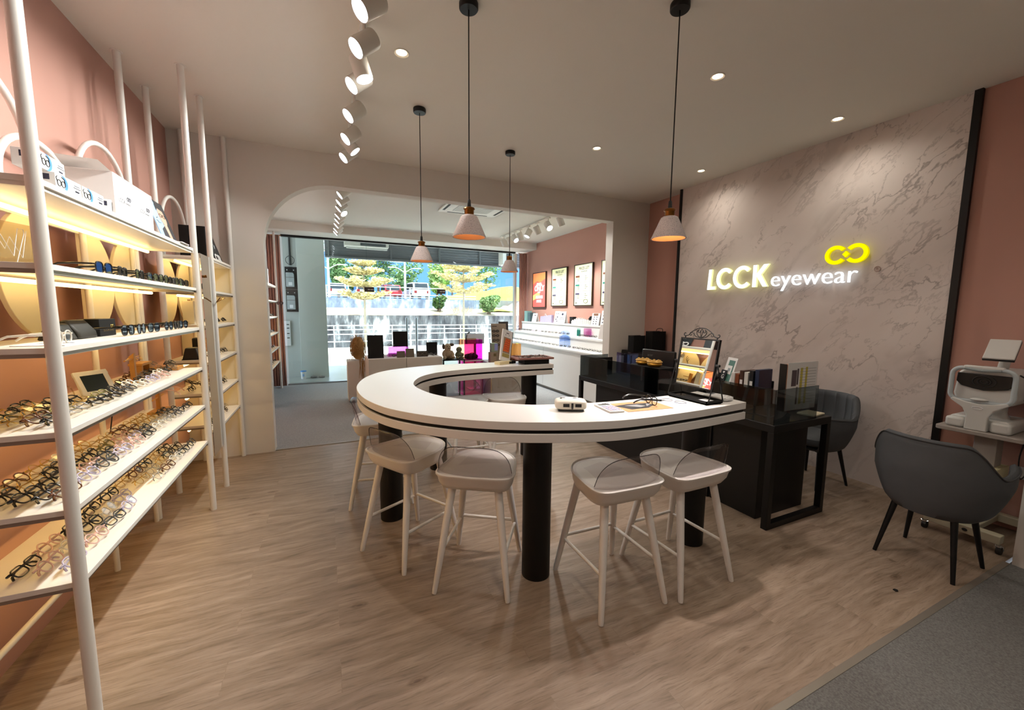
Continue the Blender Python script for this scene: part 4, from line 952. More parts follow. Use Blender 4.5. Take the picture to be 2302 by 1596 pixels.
# on the desk
t = thing('computer_monitor', 'black computer monitor seen from behind, its back towards the bar', 'monitor', (3.26,3.26,ZK), .06)
B('back_shell', (-.02,-.22,.17), (.02,.22,.37), M_blackp, t, .01); B('screen', (.0201,-.21,.18), (.022,.21,.36), pbr('screen_glass', '#0a0b0d', .1), t, 0)
m = MB(); m.prism([(-.10,-.11),(.10,-.11),(.10,.11),(-.10,.11)], 0, .012); m.box((.0,-.03,.012),(.02,.03,.2)); m.build('stand', M_blackp, t, .003)
m = MB(); text_into(m, 'acer', frame_m((-.0208,.10,.31), (0,-1,0), (0,0,1)), .045, .0005, 'CENTER'); m.build('maker_mark', pbr('mark_grey', '#6b6863', .4), t, smooth=False)
t = thing('desk_organizer', 'black box organizer under the gold bowls behind the dark glass', 'box', (2.955,3.03,ZK)); B('body', (-.10,-.2,0), (.10,.21,.245), M_blackm, t, .004); B('slot', (-.102,-.05,.02), (-.0995,.05,.20), M_black, t, 0)
M_gold = pbr('gold_glaze', '#c58f35', .3, metal=.7, var=.2)
for i, (y, x) in enumerate(((3.15,2.94),(2.98,2.93))):
    t = thing('gold_bowl', ('gold lidded bowl on the black organizer, further from camera','gold lidded bowl on the black organizer, nearer the camera')[i], 'bowl', (x,y,ZK+.2455), 0, 'gold bowls above the desk glass')
    m = MB(); m.lathe([(0,0),(.05,.0),(.068,.012),(.072,.026),(.066,.04),(.062,.042),(0,.042)], n=28); m.build('bowl', M_gold, t)
    m = MB(); m.lathe([(0,.042),(.074,.042),(.076,.048),(.06,.058),(0,.062)], n=28)
    for k in range(7): m.ell((.05*math.cos(k*.9),.05*math.sin(k*.9),.060),(.011,.011,.008),8,6)
    m.build('lid', pbr('gold_glaze_pale', '#d9ab58', .35, metal=.4, var=.2), t)
t = thing('acrylic_box', 'violet tinted acrylic box at the far end of the desk', 'box', (3.33,3.86,ZK), -.1)
M_viol = clear('violet_film', '#cfc6ee', .12); M_bluef = clear('blue_film', '#c0d4f8', .12)
B('front_sheet', (-.003,-.02,0), (.0,.20,.27), M_viol, t, 0); B('side_sheet', (0,-.022,0), (.16,-.019,.27), M_bluef, t, 0); B('rear_sheet', (.16,-.02,0), (.163,.20,.27), M_viol, t, 0)
t = thing('paper_tray', 'black letter tray standing inside the far corner of the dark glass', 'tray', (3.05,3.93,ZK)); B('tray_back', (-.18,.05,0), (.17,.065,.22), M_blackm, t, .003); B('tray_side', (-.18,-.08,0), (-.165,.05,.2), M_blackm, t, .003); B('divider', (.0,-.06,0), (.01,.05,.2), M_blackm, t, .002)
# side cabinet in the corner with paper bag
t = thing('side_cabinet', 'black cabinet in the corner under the black paper bags', 'cabinet', (4.36,4.62,0)); B('body', (-.22,-.28,0), (.22,.29,.97), M_black, t, .003); B('door', (-.232,-.27,.03), (-.2205,.28,.95), M_black, t, .002)
def paper_bag(loc, d, label, hd=True):
    t = thing('paper_bag', label, 'bag', loc, 0, 'black paper bags in the corner'); m = MB(); a, b, h = d
    m.prism([(-b,0),(b,0),(b,h),(0,h-.012),(-b,h)], -a, a, 'x'); m.build('bag', M_blackm, t, .002)
    if hd:
        m = MB(); m.tube(curve_pts([(-.06,-b,h-.01),(-.055,-b-.004,h+.03),(0,-b-.008,h+.045),(.055,-b-.004,h+.03),(.06,-b,h-.01)], 5), .004, 6); m.build('handle', M_black, t)
    return t
paper_bag((4.42,4.50,.9705), (.13,.07,.30), 'tall black paper bag with loop handle in the corner by the marble')
paper_bag((4.17,4.62,.9705), (.11,.06,.235), 'shorter black paper bag behind the tall one', False)
# files, leaflets and gadgets at the near end
t = thing('file_rack', 'low black shelf holding files at the near end of the desk', 'rack', (3.36,2.36,ZK)); B('base', (-.09,-.22,0), (.11,.32,.14), M_blackm, t, .003); B('back', (.10,-.22,.14), (.11,.32,.2), M_blackm, t, .002)
fc = [('#1d2a4a','dark blue'),('#15171c','black'),('#e4e1dd','white'),('#4a2c22','brown'),('#8a4a2a','rust brown'),('#e9e6e2','thin white')]
ys = [2.165,2.215,2.262,2.305,2.345,2.385]
hs = [.165,.15,.13,.14,.105,.11]
for i, ((hx, nm), y, h) in enumerate(zip(fc, ys, hs)):
    t = thing('file_folder', nm + ' file standing on the low black desk shelf', 'file', (3.36,y,ZK+.1405), 0, 'files on the desk shelf'); B('cover', (-.085,-.017,0), (.09,.017,h), pbr('file_'+nm.replace(' ','_'), hx, .5), t, .002)
    if i in (1, 3): B('spine_label', (-.0862,-.012,.02), (-.085,.012,.06), M_paper, t, 0)
t = thing('show_card', 'white and green leaflet in a clear slanted stand with a black G card', 'display card', (3.30,2.475,ZK+.1405), (0,0,-.35))
m = MB(); m.M = Euler((0, R_(16), 0)).to_matrix().to_4x4(); Ms = m.M.copy(); m.box((-.004,-.07,0),(0,.07,.24)); m.build('holder', M_paper, t)
for a, b, mt, nm in (((-.0048,-.05,.02),(-.0042,.035,.215), pbr('print_green','#3f6f60',.5), 'leaflet_ground'), ((-.0054,-.032,.085),(-.0049,.035,.165), M_paper, 'leaflet_panel'), ((-.0058,-.015,.11),(-.0055,.02,.14), pbr('print_grey2','#9a9ea0',.5), 'leaflet_picture')):
    m = MB(); m.M = Ms; m.box(a, b); m.build(nm, mt, t)
m = MB(); m.M = Ms; m.box((-.016,.005,.0),(-.013,.085,.115)); m.build('black_card', M_blackm, t)
m = MB(); text_into(m, 'G', Ms @ frame_m((-.0165,.045,.05), (0,-1,0), (0,0,1)), .055, .0003); m.M = Ms; m.prism([(.045,.08),(.06,.098),(.052,.103),(.038,.103),(.03,.098)], -.017, -.0163, 'x'); m.build('card_mark', M_paper, t, smooth=False)
t = thing('tape_dispenser', 'small round grey and black desk gadget beside the table mirror', 'gadget', (3.32,2.62,ZK+.1405)); m = MB(); m.cyl((-.03,0,.035),(.03,0,.035),.034,n=24); m.build('drum', pbr('gadget_dark', '#34302f', .4), t); m = MB(); m.cyl((-.034,0,.035),(-.0305,0,.035),.028,n=24); m.build('face', M_paper, t); B('foot', (-.03,-.03,0), (.03,.03,.006), M_blackp, t, .002)
t = thing('ring_binder', 'thick ring binder with highlighted price sheet facing out behind the dark glass', 'binder', (3.48,1.93,ZK), -.03)
B('cover', (-.19,.0,0), (.20,.05,.375), pbr('binder_orange', '#c98a68', .5), t, .002); B('spine', (-.20,.0,0), (-.19,.055,.38), M_blackp, t, .002)
B('page', (-.185,-.004,.004), (.19,-.0005,.39), M_paper, t, 0)
m = MB(); m.box((-.135,-.0048,.20),(-.075,-.0042,.33)); m.box((-.07,-.0048,.21),(-.05,-.0042,.34)); m.box((-.07,-.0048,.05),(-.05,-.0042,.19)); m.build('page_photo', pbr('print_mauve', '#57484f', .5), t)
m = MB(); m.box((-.03,-.0048,.05),(.0,-.0042,.345)); m.box((.035,-.0048,.05),(.06,-.0042,.35)); m.build('page_highlight', pbr('print_highlight', '#cfc04f', .6), t)
m = MB()
for k in range(13): m.box((-.035,-.0056,.06+k*.023),(.17,-.005,.0625+k*.023))
m.build('page_rules', pbr('print_rule', '#8d8d8d', .6), t)
t = thing('notebook', 'cream notebook lying on the open end of the desk top', 'notebook', (3.40,1.80,ZK), .1); B('cover', (-.085,-.06,0), (.085,.06,.014), pbr('notebook_cream', '#d5cbb0', .6), t, .003); m = MB()
for k in range(5): m.box((-.06,-.04+k*.018,.0141),(.06,-.037+k*.018,.0144))
m.build('cover_lines', pbr('print_tan', '#b29a72', .6), t)

# ------------------------------------------------------------------ velvet tub chairs
def tub_chair(loc, rz, label):
    t = thing('tub_chair', label, 'armchair', loc, rz, 'grey velvet tub chairs')
    ZB0 = .345
    def prof(a):   # a: 0 at back, +-1 at arm fronts
        s = abs(a); top = .82 - .012*s
        k = min(1, max(0, (s-.30)/.36)); k = k*k*(3-2*k)
        return (.815 - .175*k) + (.025*max(0, s-.7)/.3)
    def pt(a, v, off):
        th = a*R_(122); s = abs(a)
        zt = prof(a); z = ZB0 + (zt-ZB0)*v
        fl = (.62 + .38*min(1, v*1.15)**.6) if True else 1
        rx = (.20 + .098*min(1, (z-ZB0)/.22)**.6)*1.0; ry = (.19 + .085*min(1, (z-ZB0)/.3)**.7)
        rx += off; ry += off
        y = -ry*math.cos(th); x = rx*math.sin(th)
        if s > .6: y += (s-.6)*.24
        return (x, y*1.02 - .0, z)
    m = MB(); n, k = 132, 12
    m.grid(lambda u, v: pt(-1+2*u, v, 0), n, k); o_ = len(m.v)
    def inn(u, v):
        a = -1+2*u
        g = .012*abs(math.sin(a*PI*5.5))**.3 if abs(a) < .62 else .010
        p = pt(a, v, -.045 + g); return p
    m.grid(inn, n, k)
    # close rims
    for seg in ('top','bot','l','r'):
        vs = []; F = []
        if seg in ('top','bot'):
            vv = 1 if seg == 'top' else 0
            for i in range(n+1):
                a = V(pt(-1+2*i/n, vv, 0)); b = V(inn(i/n, vv)); c = (a+b)/2 + V((0,0,.014 if vv else 0)); vs += [a,c,b]
            for i in range(n): F += [(i*3,(i+1)*3,(i+1)*3+1,i*3+1),(i*3+1,(i+1)*3+1,(i+1)*3+2,i*3+2)]
        else:
            u = 0 if seg == 'l' else 1
            for j in range(k+1):
                a = V(pt(-1+2*u, j/k, 0)); b = V(inn(u, j/k)); c = (a+b)/2 + V((0,.014,.004)); vs += [a,c,b]
            for j in range(k): F += [(j*3,(j+1)*3,(j+1)*3+1,j*3+1),(j*3+1,(j+1)*3+1,(j+1)*3+2,j*3+2)]
        m.add(vs, F)
    sh = m.build('shell', M_chair, t, angle=60)
    m = MB(); m.tube([pt(-1+2*i/60, 1, .002) for i in range(61)], .004, 6); m.build('piping', pbr('dark_piping', '#3c3c3e', .8), sh)
    m = MB(); m.ell((0,.02,.352), (.19,.18,.028), 28, 10, e=.7); m.build('underside', M_chair, t)
    m = MB(); m.ell((0,.05,.43), (.225,.215,.055), 28, 12, e=.62); m.build('seat_cushion', M_chair, t)
    for sx in (-1, 1):
        for sy in (-1, 1):
            m = MB(); m.tube([(sx*.185,sy*.192,0),(sx*.135,sy*.12,.36)], [.0105,.018], 12); m.build('leg', M_black, t)
    return t
tub_chair((3.425,1.07,0), -PI/2 - .02, 'grey velvet tub chair seen from behind, facing the eye-test machine')
tub_chair((4.06,2.10,0), PI/2 - .12, 'grey velvet tub chair with channelled back between the desk and the marble wall')

# ------------------------------------------------------------------ eye-test table and instrument
M_tabl = pbr('grey_wood_laminate', '#9a9088', .5, var=.08)
tb = thing('instrument_table', 'grey laminate lift table on casters carrying the eye-test machine', 'table', (0,0,0))
m = MB(); P = []
for (cx, cy, a0) in ((4.08,.92,PI),(4.43,.92,1.5*PI),(4.43,1.28,0),(4.08,1.28,.5*PI)):
    for i in range(7): a = a0 + PI/2*i/6; P.append((cx+.035*math.cos(a), cy+.035*math.sin(a)))
m.prism(P, .722, .75); m.build('table_top', M_tabl, tb, .004)
B('lift_column', (4.16,1.03,.36), (4.28,1.14,.722), M_tabl, tb, .004)
B('motor_box', (4.10,1.0,.33), (4.32,1.17,.50), pbr('cream_metal', '#cbbf95', .5), tb, .004)
B('lower_column', (4.17,1.04,.09), (4.27,1.13,.34), M_tabl, tb, .004)
m = MB(); m.box((3.92,.90,.06),(3.99,1.27,.115)); m.box((3.99,1.03,.065),(4.45,1.14,.105)); m.box((4.38,.90,.06),(4.44,1.27,.115)); m.build('base_frame', pbr('cream_metal2', '#b9b29b', .5), tb, .004)
m = MB(); m.ell((3.918,1.06,.088),(.004,.014,.011)); m.build('foot_switch', M_blackp, tb)
for x in (3.93, 4.40):
    for y in (.90, 1.26):
        m = MB(); m.cyl((x,y-.012,.026),(x,y+.012,.026),.026,n=20); c = m.build('caster', M_blackp, tb); m = MB(); m.tube([(x,y-.016,.03),(x-.01,y-.016,.055),(x-.01,y+.016,.055),(x,y+.016,.03)], .005, 6); m.cyl((x-.01,y,.05),(x-.01,y,.062),.014,n=12); m.build('fork', M_chrome, c)
rf = thing('eye_test_machine', 'white autorefractor with chin rest, black lens panel and tilted screen', 'optical instrument', (4.09,1.12,.7505))
# faces -x ; local y along width
def rr2(w, h, r, n=6):
    P = []
    for (cy, cz, a0) in ((w-r,h-r,0),(-w+r,h-r,PI/2),(-w+r,-h+r,PI),(w-r,-h+r,1.5*PI)):
        for i in range(n+1): a = a0 + PI/2*i/n; P.append((cy+r*math.cos(a), cz+r*math.sin(a)))
    return P
m = MB(); m.tube([(0,y,.315+z) for y, z in rr2(.148,.115,.05,12)], .0135, 16, closed=True); m.build('head_frame', pbr('device_blue_grey', '#b3bcc0', .35), rf, angle=70)
m = MB(); m.box((-.014,-.095,.425),(.03,.095,.45)); m.build('forehead_rest', M_devw, rf, .008)
m = MB(); m.tube(curve_pts([(-.012,-.085,.428),(-.018,0,.42),(-.012,.085,.428)], 6), [.01]*13, 8); m.build('forehead_pad', pbr('device_pad', '#8d9596', .6), rf)
m = MB(); m.prism([(-.055,0),(.055,0),(.052,.10),(.075,.15),(.14,.20),(.13,.215),(.06,.195),(0,.188),(-.06,.195),(-.13,.215),(-.14,.20),(-.075,.15),(-.052,.10)], -.018, .022, 'x'); m.build('front_stem', M_devw, rf, .006)
m = MB(); m.tube([(-.0195,.025*math.cos(2*PI*i/24),.158+.009*math.sin(2*PI*i/24)) for i in range(24)], .0025, 6, closed=True); m.box((-.0195,-.015,.155),(-.0185,.015,.161)); m.build('oval_badge', pbr('badge_grey', '#d7d7d9', .4), rf)
m = MB(); m.ell((-.005,0,.218), (.03,.045,.012), 18, 8); m.build('chin_cup', M_devw, rf); m = MB(); m.cyl((.0,0,.19),(.0,0,.215),.007,n=12); m.build('chin_post', M_chrome, rf)
m = MB(); m.prism([(-.155,.0),(.155,.0),(.155,.06),(.13,.085),(-.13,.085),(-.155,.06)], .03, .34, 'x'); m.build('base', M_devw, rf, .01)
for s, hh in ((-1,.075),(1,.07)): m = MB(); m.box((.0,s*.06,.0),(.10,s*.158,hh)); m.build('base_lobe', M_devw, rf, .016)
m = MB(); m.lathe([(.085,.085),(.075,.12),(.075,.17),(.095,.19)], (.19,-.01,0), 28); m.build('turret', M_devw, rf)
m = MB(); m.prism([(-.135,.19),(.135,.19),(.15,.24),(.135,.395),(.10,.425),(-.10,.425),(-.135,.395),(-.15,.24)], .055, .36, 'x'); m.build('head', M_devw, rf, .012)
m = MB(); m.prism([(-.135,.39),(.135,.39),(.138,.33),(.11,.30),(.05,.285),(0,.278),(-.05,.285),(-.11,.30),(-.138,.33)], .040, .056, 'x'); m.build('lens_panel', M_blackp, rf, .004)
m = MB()
for r in (.055, .032, .016): m.tube([(.038,r*math.cos(2*PI*i/28),.34+r*.72*math.sin(2*PI*i/28)) for i in range(28)], .004, 6, closed=True)
m.build('lens_rings', pbr('lens_ring_dark', '#202224', .3), rf)
m = MB(); m.tube([(.25,-.02,.42),(.24,-.03,.48),(.21,-.03,.52)], .028, 12); m.build('screen_arm', M_devw, rf)
m = MB(); m.M = frame_m((.155,-.03,.56), (.10,-1,0), (.80,-.35,.62)); Ms = m.M.copy(); m.box((-.072,-.10,.0),(.072,.10,.012)); m.build('screen_back', M_devw, rf, .004)
m = MB(); m.M = Ms; m.box((-.074,-.101,-.016),(.072,.10,-.0005)); m.build('screen', M_blackp, rf, .002)
m = MB(); m.tube(curve_pts([(.1,-.14,.40),(.16,-.17,.36),(.22,-.165,.30),(.2,-.15,.22)], 6), .005, 6); m.build('cable', M_blackp, rf)
t = thing('power_socket', 'white wall socket with a black cable behind the lift table', 'socket', (4.4745,.95,.43)); B('plate', (-.01,-.045,-.045), (0,.045,.045), M_white, t, .003); m = MB(); m.tube(curve_pts([(-.02,.0,.0),(-.05,.02,-.03),(-.03,.04,.1),(-.02,.03,.22),(-.05,.02,.28)], 6), .004, 6); m.build('cable', M_blackp, t)
t = thing('floor_scrap', 'tiny dark scrap lying on the plank floor in front of the grey tub chair', 'scrap', (2.86,1.0,.0005)); m = MB(); m.prism([(-.012,-.006),(.0,-.012),(.014,-.004),(.008,.008),(-.006,.01)], 0, .004); m.build('scrap', M_blackm, t)
# ------------------------------------------------------------------ front room: tiered display along the right wall
td = thing('tiered_display', 'white three tier display counter along the pink wall of the front room', 'display counter', (0,0,0))
YA, YE = 5.12, 8.95
M_tier = pbr('tier_white', '#e9e9e6', .4, var=.01)
for nm, pr in (('lower_tier', [(3.95,.06),(3.95,.83),(3.935,.835),(3.935,.86),(4.20,.875),(4.20,.06)]), ('middle_tier', [(4.20,.06),(4.20,1.04),(4.185,1.045),(4.185,1.07),(4.40,1.085),(4.40,.06)]), ('upper_tier', [(4.40,.06),(4.40,1.27),(4.385,1.275),(4.385,1.30),(4.595,1.30),(4.595,.06)])):
    m = MB(); m.prism([(x, z) for x, z in pr], YA, YE, 'y'); m.build(nm, M_tier, td, angle=20)
B('plinth', (4.0,YA+.02,0.003), (4.595,YE-.02,.06), M_alu, td, 0)
B('joint_strip', (3.9492,7.05,.08), (3.9498,7.055,.82), M_alu, td, 0)
def tiny(shape, col):
    k = ('tiny', shape, col)
    if k in GC: return GC[k]
    m = MB(); r = .0030
    for sx in (-1, 1):
        m.tube([(sx*.0325 + x, 0, .022+z) for x, z in rim_pts(shape, sx, 14)], r, 5, closed=True, mi=0)
        pts = [(sx*.0325+x*.97, 0, .022+z*.97) for x, z in rim_pts(shape, sx, 14)]; m.add(pts, [tuple(range(len(pts)))], 1)
        m.tube([(sx*.068,0,.033),(sx*.05,-.014,.033),(-sx*.05,-.016,.018)], r, 5, mi=0)
    m.tube([(-.009,0,.028),(.009,0,.028)], r, 5, mi=0)
    GC[k] = m.mesh('eyeglasses', [FM[col], M_lens]); return GC[k]
for ti, (x, z, nm) in enumerate(((4.02, .878, 'lower'), (4.26, 1.089, 'middle'))):
    y = YE - .10; n = 0
    while y > YA + .1:
        skip = ti == 1 and (6.36 < y < 6.62 or 5.42 < y < 5.68)
        c = 'kykbkykkyk'[(n*7 + ti*3) % 10]; c = 'l' if ti == 1 and 7.6 < y < 8.3 and n % 2 else c
        if not skip:
            o = bpy.data.objects.new('eyeglasses', tiny(rg.choice(('square','round','panto')), c)); C.objects.link(o)
            o.location = (x, y, z + .012); o.rotation_euler = (math.radians(48+rg.uniform(-6,6)), 0, PI/2 + rg.uniform(-.2,.2))
            tag(o, 'small %s eyeglasses on %s tier of front room display, %s from the window' % (COL[c][0], nm, ORD[n]), 'eyeglasses', 'eyeglasses on the %s display tier' % nm)
            n += 1
        y -= .145
# things on the upper tier
ZU = 1.3005
M_teal = pbr('teal_carton', '#7fb0ad', .5); M_teal2 = pbr('dark_teal_carton', '#3d5a60', .5)
for s, (y, mt, nm, k) in enumerate(((8.80, M_teal, 'pale teal', 7), (8.62, M_teal2, 'dark slate', 6))):
    for j in range(k):
        o = B('slim_carton', (4.42,y-.07,ZU+j*.036), (4.56,y+.07,ZU+j*.036+.0345), mt, None, .002)
        tag(o, '%s slim carton on the top tier, %s from bottom of its stack' % (nm, ORD[j]), 'box', 'stacked slim cartons on the top tier')
def tent_card(y, w, h, label, spots=(), x=4.47, z=ZU, colr=M_paper, rz=.15):
    t = thing('tent_card', label, 'display card', (x,y,z), rz, 'tent cards on the display tiers')
    m = MB(); m.prism([(-.05,0),(-.046,0),(.0,h-.004),(.046,0),(.05,0),(.002,h),(-.002,h)], -w/2, w/2, 'y'); m.build('card', colr, t, smooth=False)
    m = MB()
    for (u, v, r) in spots:
        xx = -.05 + .048*v/h - .002
        m.add([(xx + .048*(vv-v)/h*1.0, uu, vv) for uu, vv in ellpts(u, v, r, r*.8, 10)], [tuple(range(10))])
    if spots: m.build('print_spots', M_navy, t, smooth=False)
    return t
tent_card(8.38, .17, .20, 'plain pale tent card next to the slim cartons', [(-.02,.15,.02),(.02,.15,.012)])
o = thing('gift_bag', 'lilac speckled flat bag between two tent cards on the top tier', 'bag', (4.50,7.90,ZU)); m = MB(); m.prism([(-.26,0),(.26,0),(.24,.13),(.0,.15),(-.26,.17)], -.03, .03, 'x'); m.build('bag', pbr('lilac_speckle', '#a9a5c9', .5, var=.35, scale=60), o, .004)
m = MB(); m.tube(curve_pts([(-.03,-.05,.14),(-.04,.0,.19),(-.03,.05,.14)], 5), .004, 6); m.build('handle', M_paper, o)
tent_card(7.42, .16, .25, 'white tent card with pink print behind the larger tent card', [(-.03,.2,.014),(.02,.2,.014),(-.02,.13,.02),(.02,.08,.02),(-.02,.04,.016)], x=4.50)
tent_card(7.16, .20, .245, 'white tent card with a dark portrait block, second row centre', [(.0,.19,.03),(-.05,.12,.012),(0,.12,.012),(.05,.12,.012),(-.05,.09,.012),(0,.09,.012),(.05,.09,.012)])
t = thing('black_box', 'small black box behind the white bottles on the top tier', 'box', (4.54,6.90,ZU)); B('carton', (-.04,-.06,0), (.04,.06,.14), M_blackm, t, .002); B('lid', (-.042,-.062,.11), (.042,.062,.142), M_blackm, t, .002)
M_bottle = pbr('pale_bottle', '#dfe5e4', .3)
bt = None
for i, (y, h) in enumerate(((6.80,.08),(6.73,.10),(6.665,.12),(6.60,.13),(6.535,.13),(6.47,.125),(6.405,.12),(6.34,.11),(6.275,.10),(6.21,.09))):
    lb = 'small white bottle on the top tier, %s from the portrait tent card' % ORD[i]
    t = thing('bottle', lb, 'bottle', (4.47,y,ZU), 0, 'small white bottles on the top tier')
    m = MB(); m.lathe([(0,0),(.026,0),(.027,.004),(.027,h*.72),(.012,h*.8),(.012,h*.84),(0,h*.84)], n=16); m.build('body', M_bottle, t); m = MB(); m.lathe([(0,h*.84),(.014,h*.84),(.014,h),(0,h)], n=14); m.build('cap', M_paper, t)
t = thing('black_pouch', 'black pouch behind the last white bottles on the top tier', 'pouch', (4.56,6.28,ZU)); m = MB(); m.prism([(-.12,0),(.1,0),(.11,.10),(.05,.16),(-.08,.17)], -.015, .015, 'x'); m.build('pouch', M_blackm, t, .006)
t = tent_card(6.02, .20, .22, 'tent card with rows of red frames and brown portrait on top', [(u, v, .013) for v in (.03,.07,.11,.15) for u in (-.03,.035)]); m = MB(); m.box((-.012,-.05,.17),(-.006,.06,.215)); m.build('print_portrait', pbr('print_brown2', '#8a6650', .5), t)
tent_card(5.70, .24, .27, 'largest white tent card with rows of printed glasses, nearest the arch', [(u, v, .014) for v in (.06,.12,.18,.23) for u in (-.07,-.025,.025,.07)], x=4.46)
t = thing('tent_card', 'grey folded show card on the middle tier by the arch', 'display card', (4.28,5.55,1.0855), .3); m = MB(); m.prism([(-.055,0),(-.051,0),(0,.236),(.051,0),(.055,0),(.0,.245)], -.07, .07, 'y'); m.build('card', pbr('card_grey', '#bab6b4', .5), t, smooth=False); face_poly(t, 'print_block', pbr('print_mauve2', '#9b88a4', .5), [(-.07,.0),(.07,.0),(.07,.002),(-.07,.002)], -.0552)
# clear jug-shaped acrylic sign + twin bottle, pink card
M_bl = clear('blue_acrylic', '#dbe7fb', .1); M_bl2 = clear('deep_blue_film', '#b3cdf8', .1)
t = thing('acrylic_sign', 'blue translucent jug shaped acrylic sign standing on the lower tier', 'sign', (4.08,6.46,.880), .85)
m = MB(); m.prism([(-.105,0),(.105,0),(.105,.23),(.07,.30),(-.05,.32),(-.095,.28),(-.105,.2)], -.006, .006, 'x'); m.build('sheet', M_bl, t, .002)
m = MB()
for z in (.10,.06): m.tube(curve_pts([(-.008,-.10,z+.01),(-.008,0,z-.012),(-.008,.10,z+.006)], 6), .003, 6)
m.tube(curve_pts([(-.008,.03,.30),(-.008,-.01,.24),(-.008,-.09,.19)], 6), .003, 6); m.build('blue_waves', pbr('wave_blue', '#6f9ae0', .4), t)
m = MB(); m.add([(-.0075,y,z) for y, z in ((-.095,.12),(.09,.11),(.08,.20),(.03,.235),(-.07,.22))], [(0,1,2,3,4)]); m.build('blue_panel', M_bl2, t)
for i, y in enumerate((6.40, 6.345)):
    t = thing('bottle', 'small teal bottle on the middle tier, %s of the pair' % ('left','right')[i], 'bottle', (4.33,y,1.0865), 0, 'pair of teal bottles'); m = MB(); m.lathe([(0,0),(.02,0),(.02,.11),(.012,.118),(0,.118)], n=16); m.build('body', pbr('deep_teal', '#1f7f74', .25), t); m = MB(); m.lathe([(0,.118),(.017,.118),(.017,.145),(0,.145)], n=14); m.build('cap', pbr('pale_teal', '#a9e0d6', .4), t)
t = thing('film_card', 'pale pink translucent card against the upper tier front', 'card', (4.375,6.15,1.09)); B('sheet', (-.003,-.12,0), (0,.12,.15), clear('pink_film', '#f0c4e2', .1), t, 0); B('foot', (-.03,-.02,0), (-.0035,.02,.004), M_clearac, t, 0)

# wall posters (lit frames)
M_pfr = pbr('poster_frame_brown', '#4a3a2a', .4, metal=.4)
M_lit = pbr('lit_poster_cream', '#dfe2b4', .5, emit='#e8edb4', estr=.38); M_litr = pbr('lit_poster_coral', '#e2564a', .4, emit='#ee6a5c', estr=.3)
def poster(y0, y1, z0, z1, label, mat):
    t = thing('wall_poster', label, 'poster', (4.5995,(y0+y1)/2,(z0+z1)/2), 0, 'lit posters on the front room wall')
    w, h = abs(y1-y0)/2, (z1-z0)/2
    m = MB(); b = .018
    m.box((-.04,-w,-h),(0,-w+b,h)); m.box((-.04,w-b,-h),(0,w,h)); m.box((-.04,-w,-h),(0,w,-h+b)); m.box((-.04,-w,h-b),(0,w,h)); m.build('frame', M_pfr, t, .001)
    B('lit_panel', (-.03,-w+b,-h+b), (-.005,w-b,h-b), mat, t, 0)
    return t, w, h
PMt = frame_m((-.0312,0,0), (0,-1,0), (0,0,1))
t, w, h = poster(8.73, 8.09, 1.635, 2.456, 'coral red lit poster with white lettering, nearest the window', M_litr)
m = MB(); m.M = PMt; m.prism([(-w+.02,h-.02),(w-.02,h-.02),(w-.02,h-.16),(.05,h-.24),(-.1,h-.2),(-w+.02,h-.27)], .0, .0006); m.build('orange_area', pbr('lit_orange', '#ef7f3c', .4, emit='#f08a48', estr=.4), t, smooth=False)
m = MB(); m.M = PMt; m.prism([(-w+.02,-.12),(-.02,-.05),(.05,-.1),(-.05,-.18),(-w+.02,-.24)], .0, .0006); m.build('yellow_area', pbr('lit_yellow', '#f2c36a', .4, emit='#f2c36a', estr=.4), t, smooth=False)
m = MB()
text_into(m, 'EXTRA', PMt @ Matrix.Translation((0,.13,.001)), .085, .0003, bold=.004) if False else None
text_into(m, 'ONLY', PMt @ Matrix.Translation((0.01,.03,.001)), .17, .0003, bold=.006); text_into(m, 'GLASSES', PMt @ Matrix.Translation((.02,-.17,.001)), .088, .0003, bold=.004); text_into(m, 'DONE', PMt @ Matrix.Translation((0,-.265,.001)), .08, .0003, bold=.004)
m.M = PMt
for z, a in ((.15,.11),(.115,.14),(-.055,.06)): m.box((-a,z-.012,.0005),(a,z+.012,.001))
m.build('white_lettering', pbr('lit_white', '#ffffff', .4, emit='#ffffff', estr=.6), t, smooth=False)
M_pg = pbr('poster_ink', '#5f6a58', .5); M_hd = [pbr('poster_tag_brown', '#7b3f25', .5), pbr('poster_tag_green', '#2f8a78', .5), pbr('poster_tag_violet', '#454060', .5)]
for k, (y0, y1, lb) in enumerate(((7.83,7.20,'cream lit PRICE LIST poster in the middle of the row'), (6.93,6.31,'cream lit PRICE LIST poster next to the arch jamb, fully visible'), (6.05,5.42,'cream lit poster almost hidden behind the arch jamb'))):
    t, w, h = poster(y0, y1, 1.66, 2.475, lb, M_lit)
    m = MB(); text_into(m, 'PRICE LIST', PMt @ Matrix.Translation((.02,h-.09,.001)), .075, .0003, bold=.002)
    m.M = PMt
    for i in range(4): m.box((.0-.06+i*.05,h-.16,.0005),(-.035+i*.05,h-.135,.001))
    for r in range(3):
        zt_ = h-.22-r*.17
        m.box((-w+.05,zt_-.135,.0005),(w-.05,zt_-.131,.001))
        for q in range(3):
            m.box((-w+.11,zt_-.05-q*.028,.0005),(-w+.19,zt_-.04-q*.028,.001)); m.box((.06,zt_-.03-q*.032,.0005),(.06+.05*(1+q%2),zt_-.02-q*.032,.001))
    m.tube([(.1+.07*math.cos(a),-h+.09+.035*math.sin(a),.001) for a in [2*PI*i/20 for i in range(20)]], .006, 5, closed=True); m.box((-w+.05,-h+.05,.0005),(-w+.12,-h+.07,.001))
    m.build('print', M_pg, t, smooth=False)
    for r in range(3):
        m = MB(); m.M = PMt; zt_ = h-.22-r*.17; m.box((-w+.05,zt_-.035,.0005),(-w+.19,zt_,.001)); m.build('tag', M_hd[r], t, smooth=False)

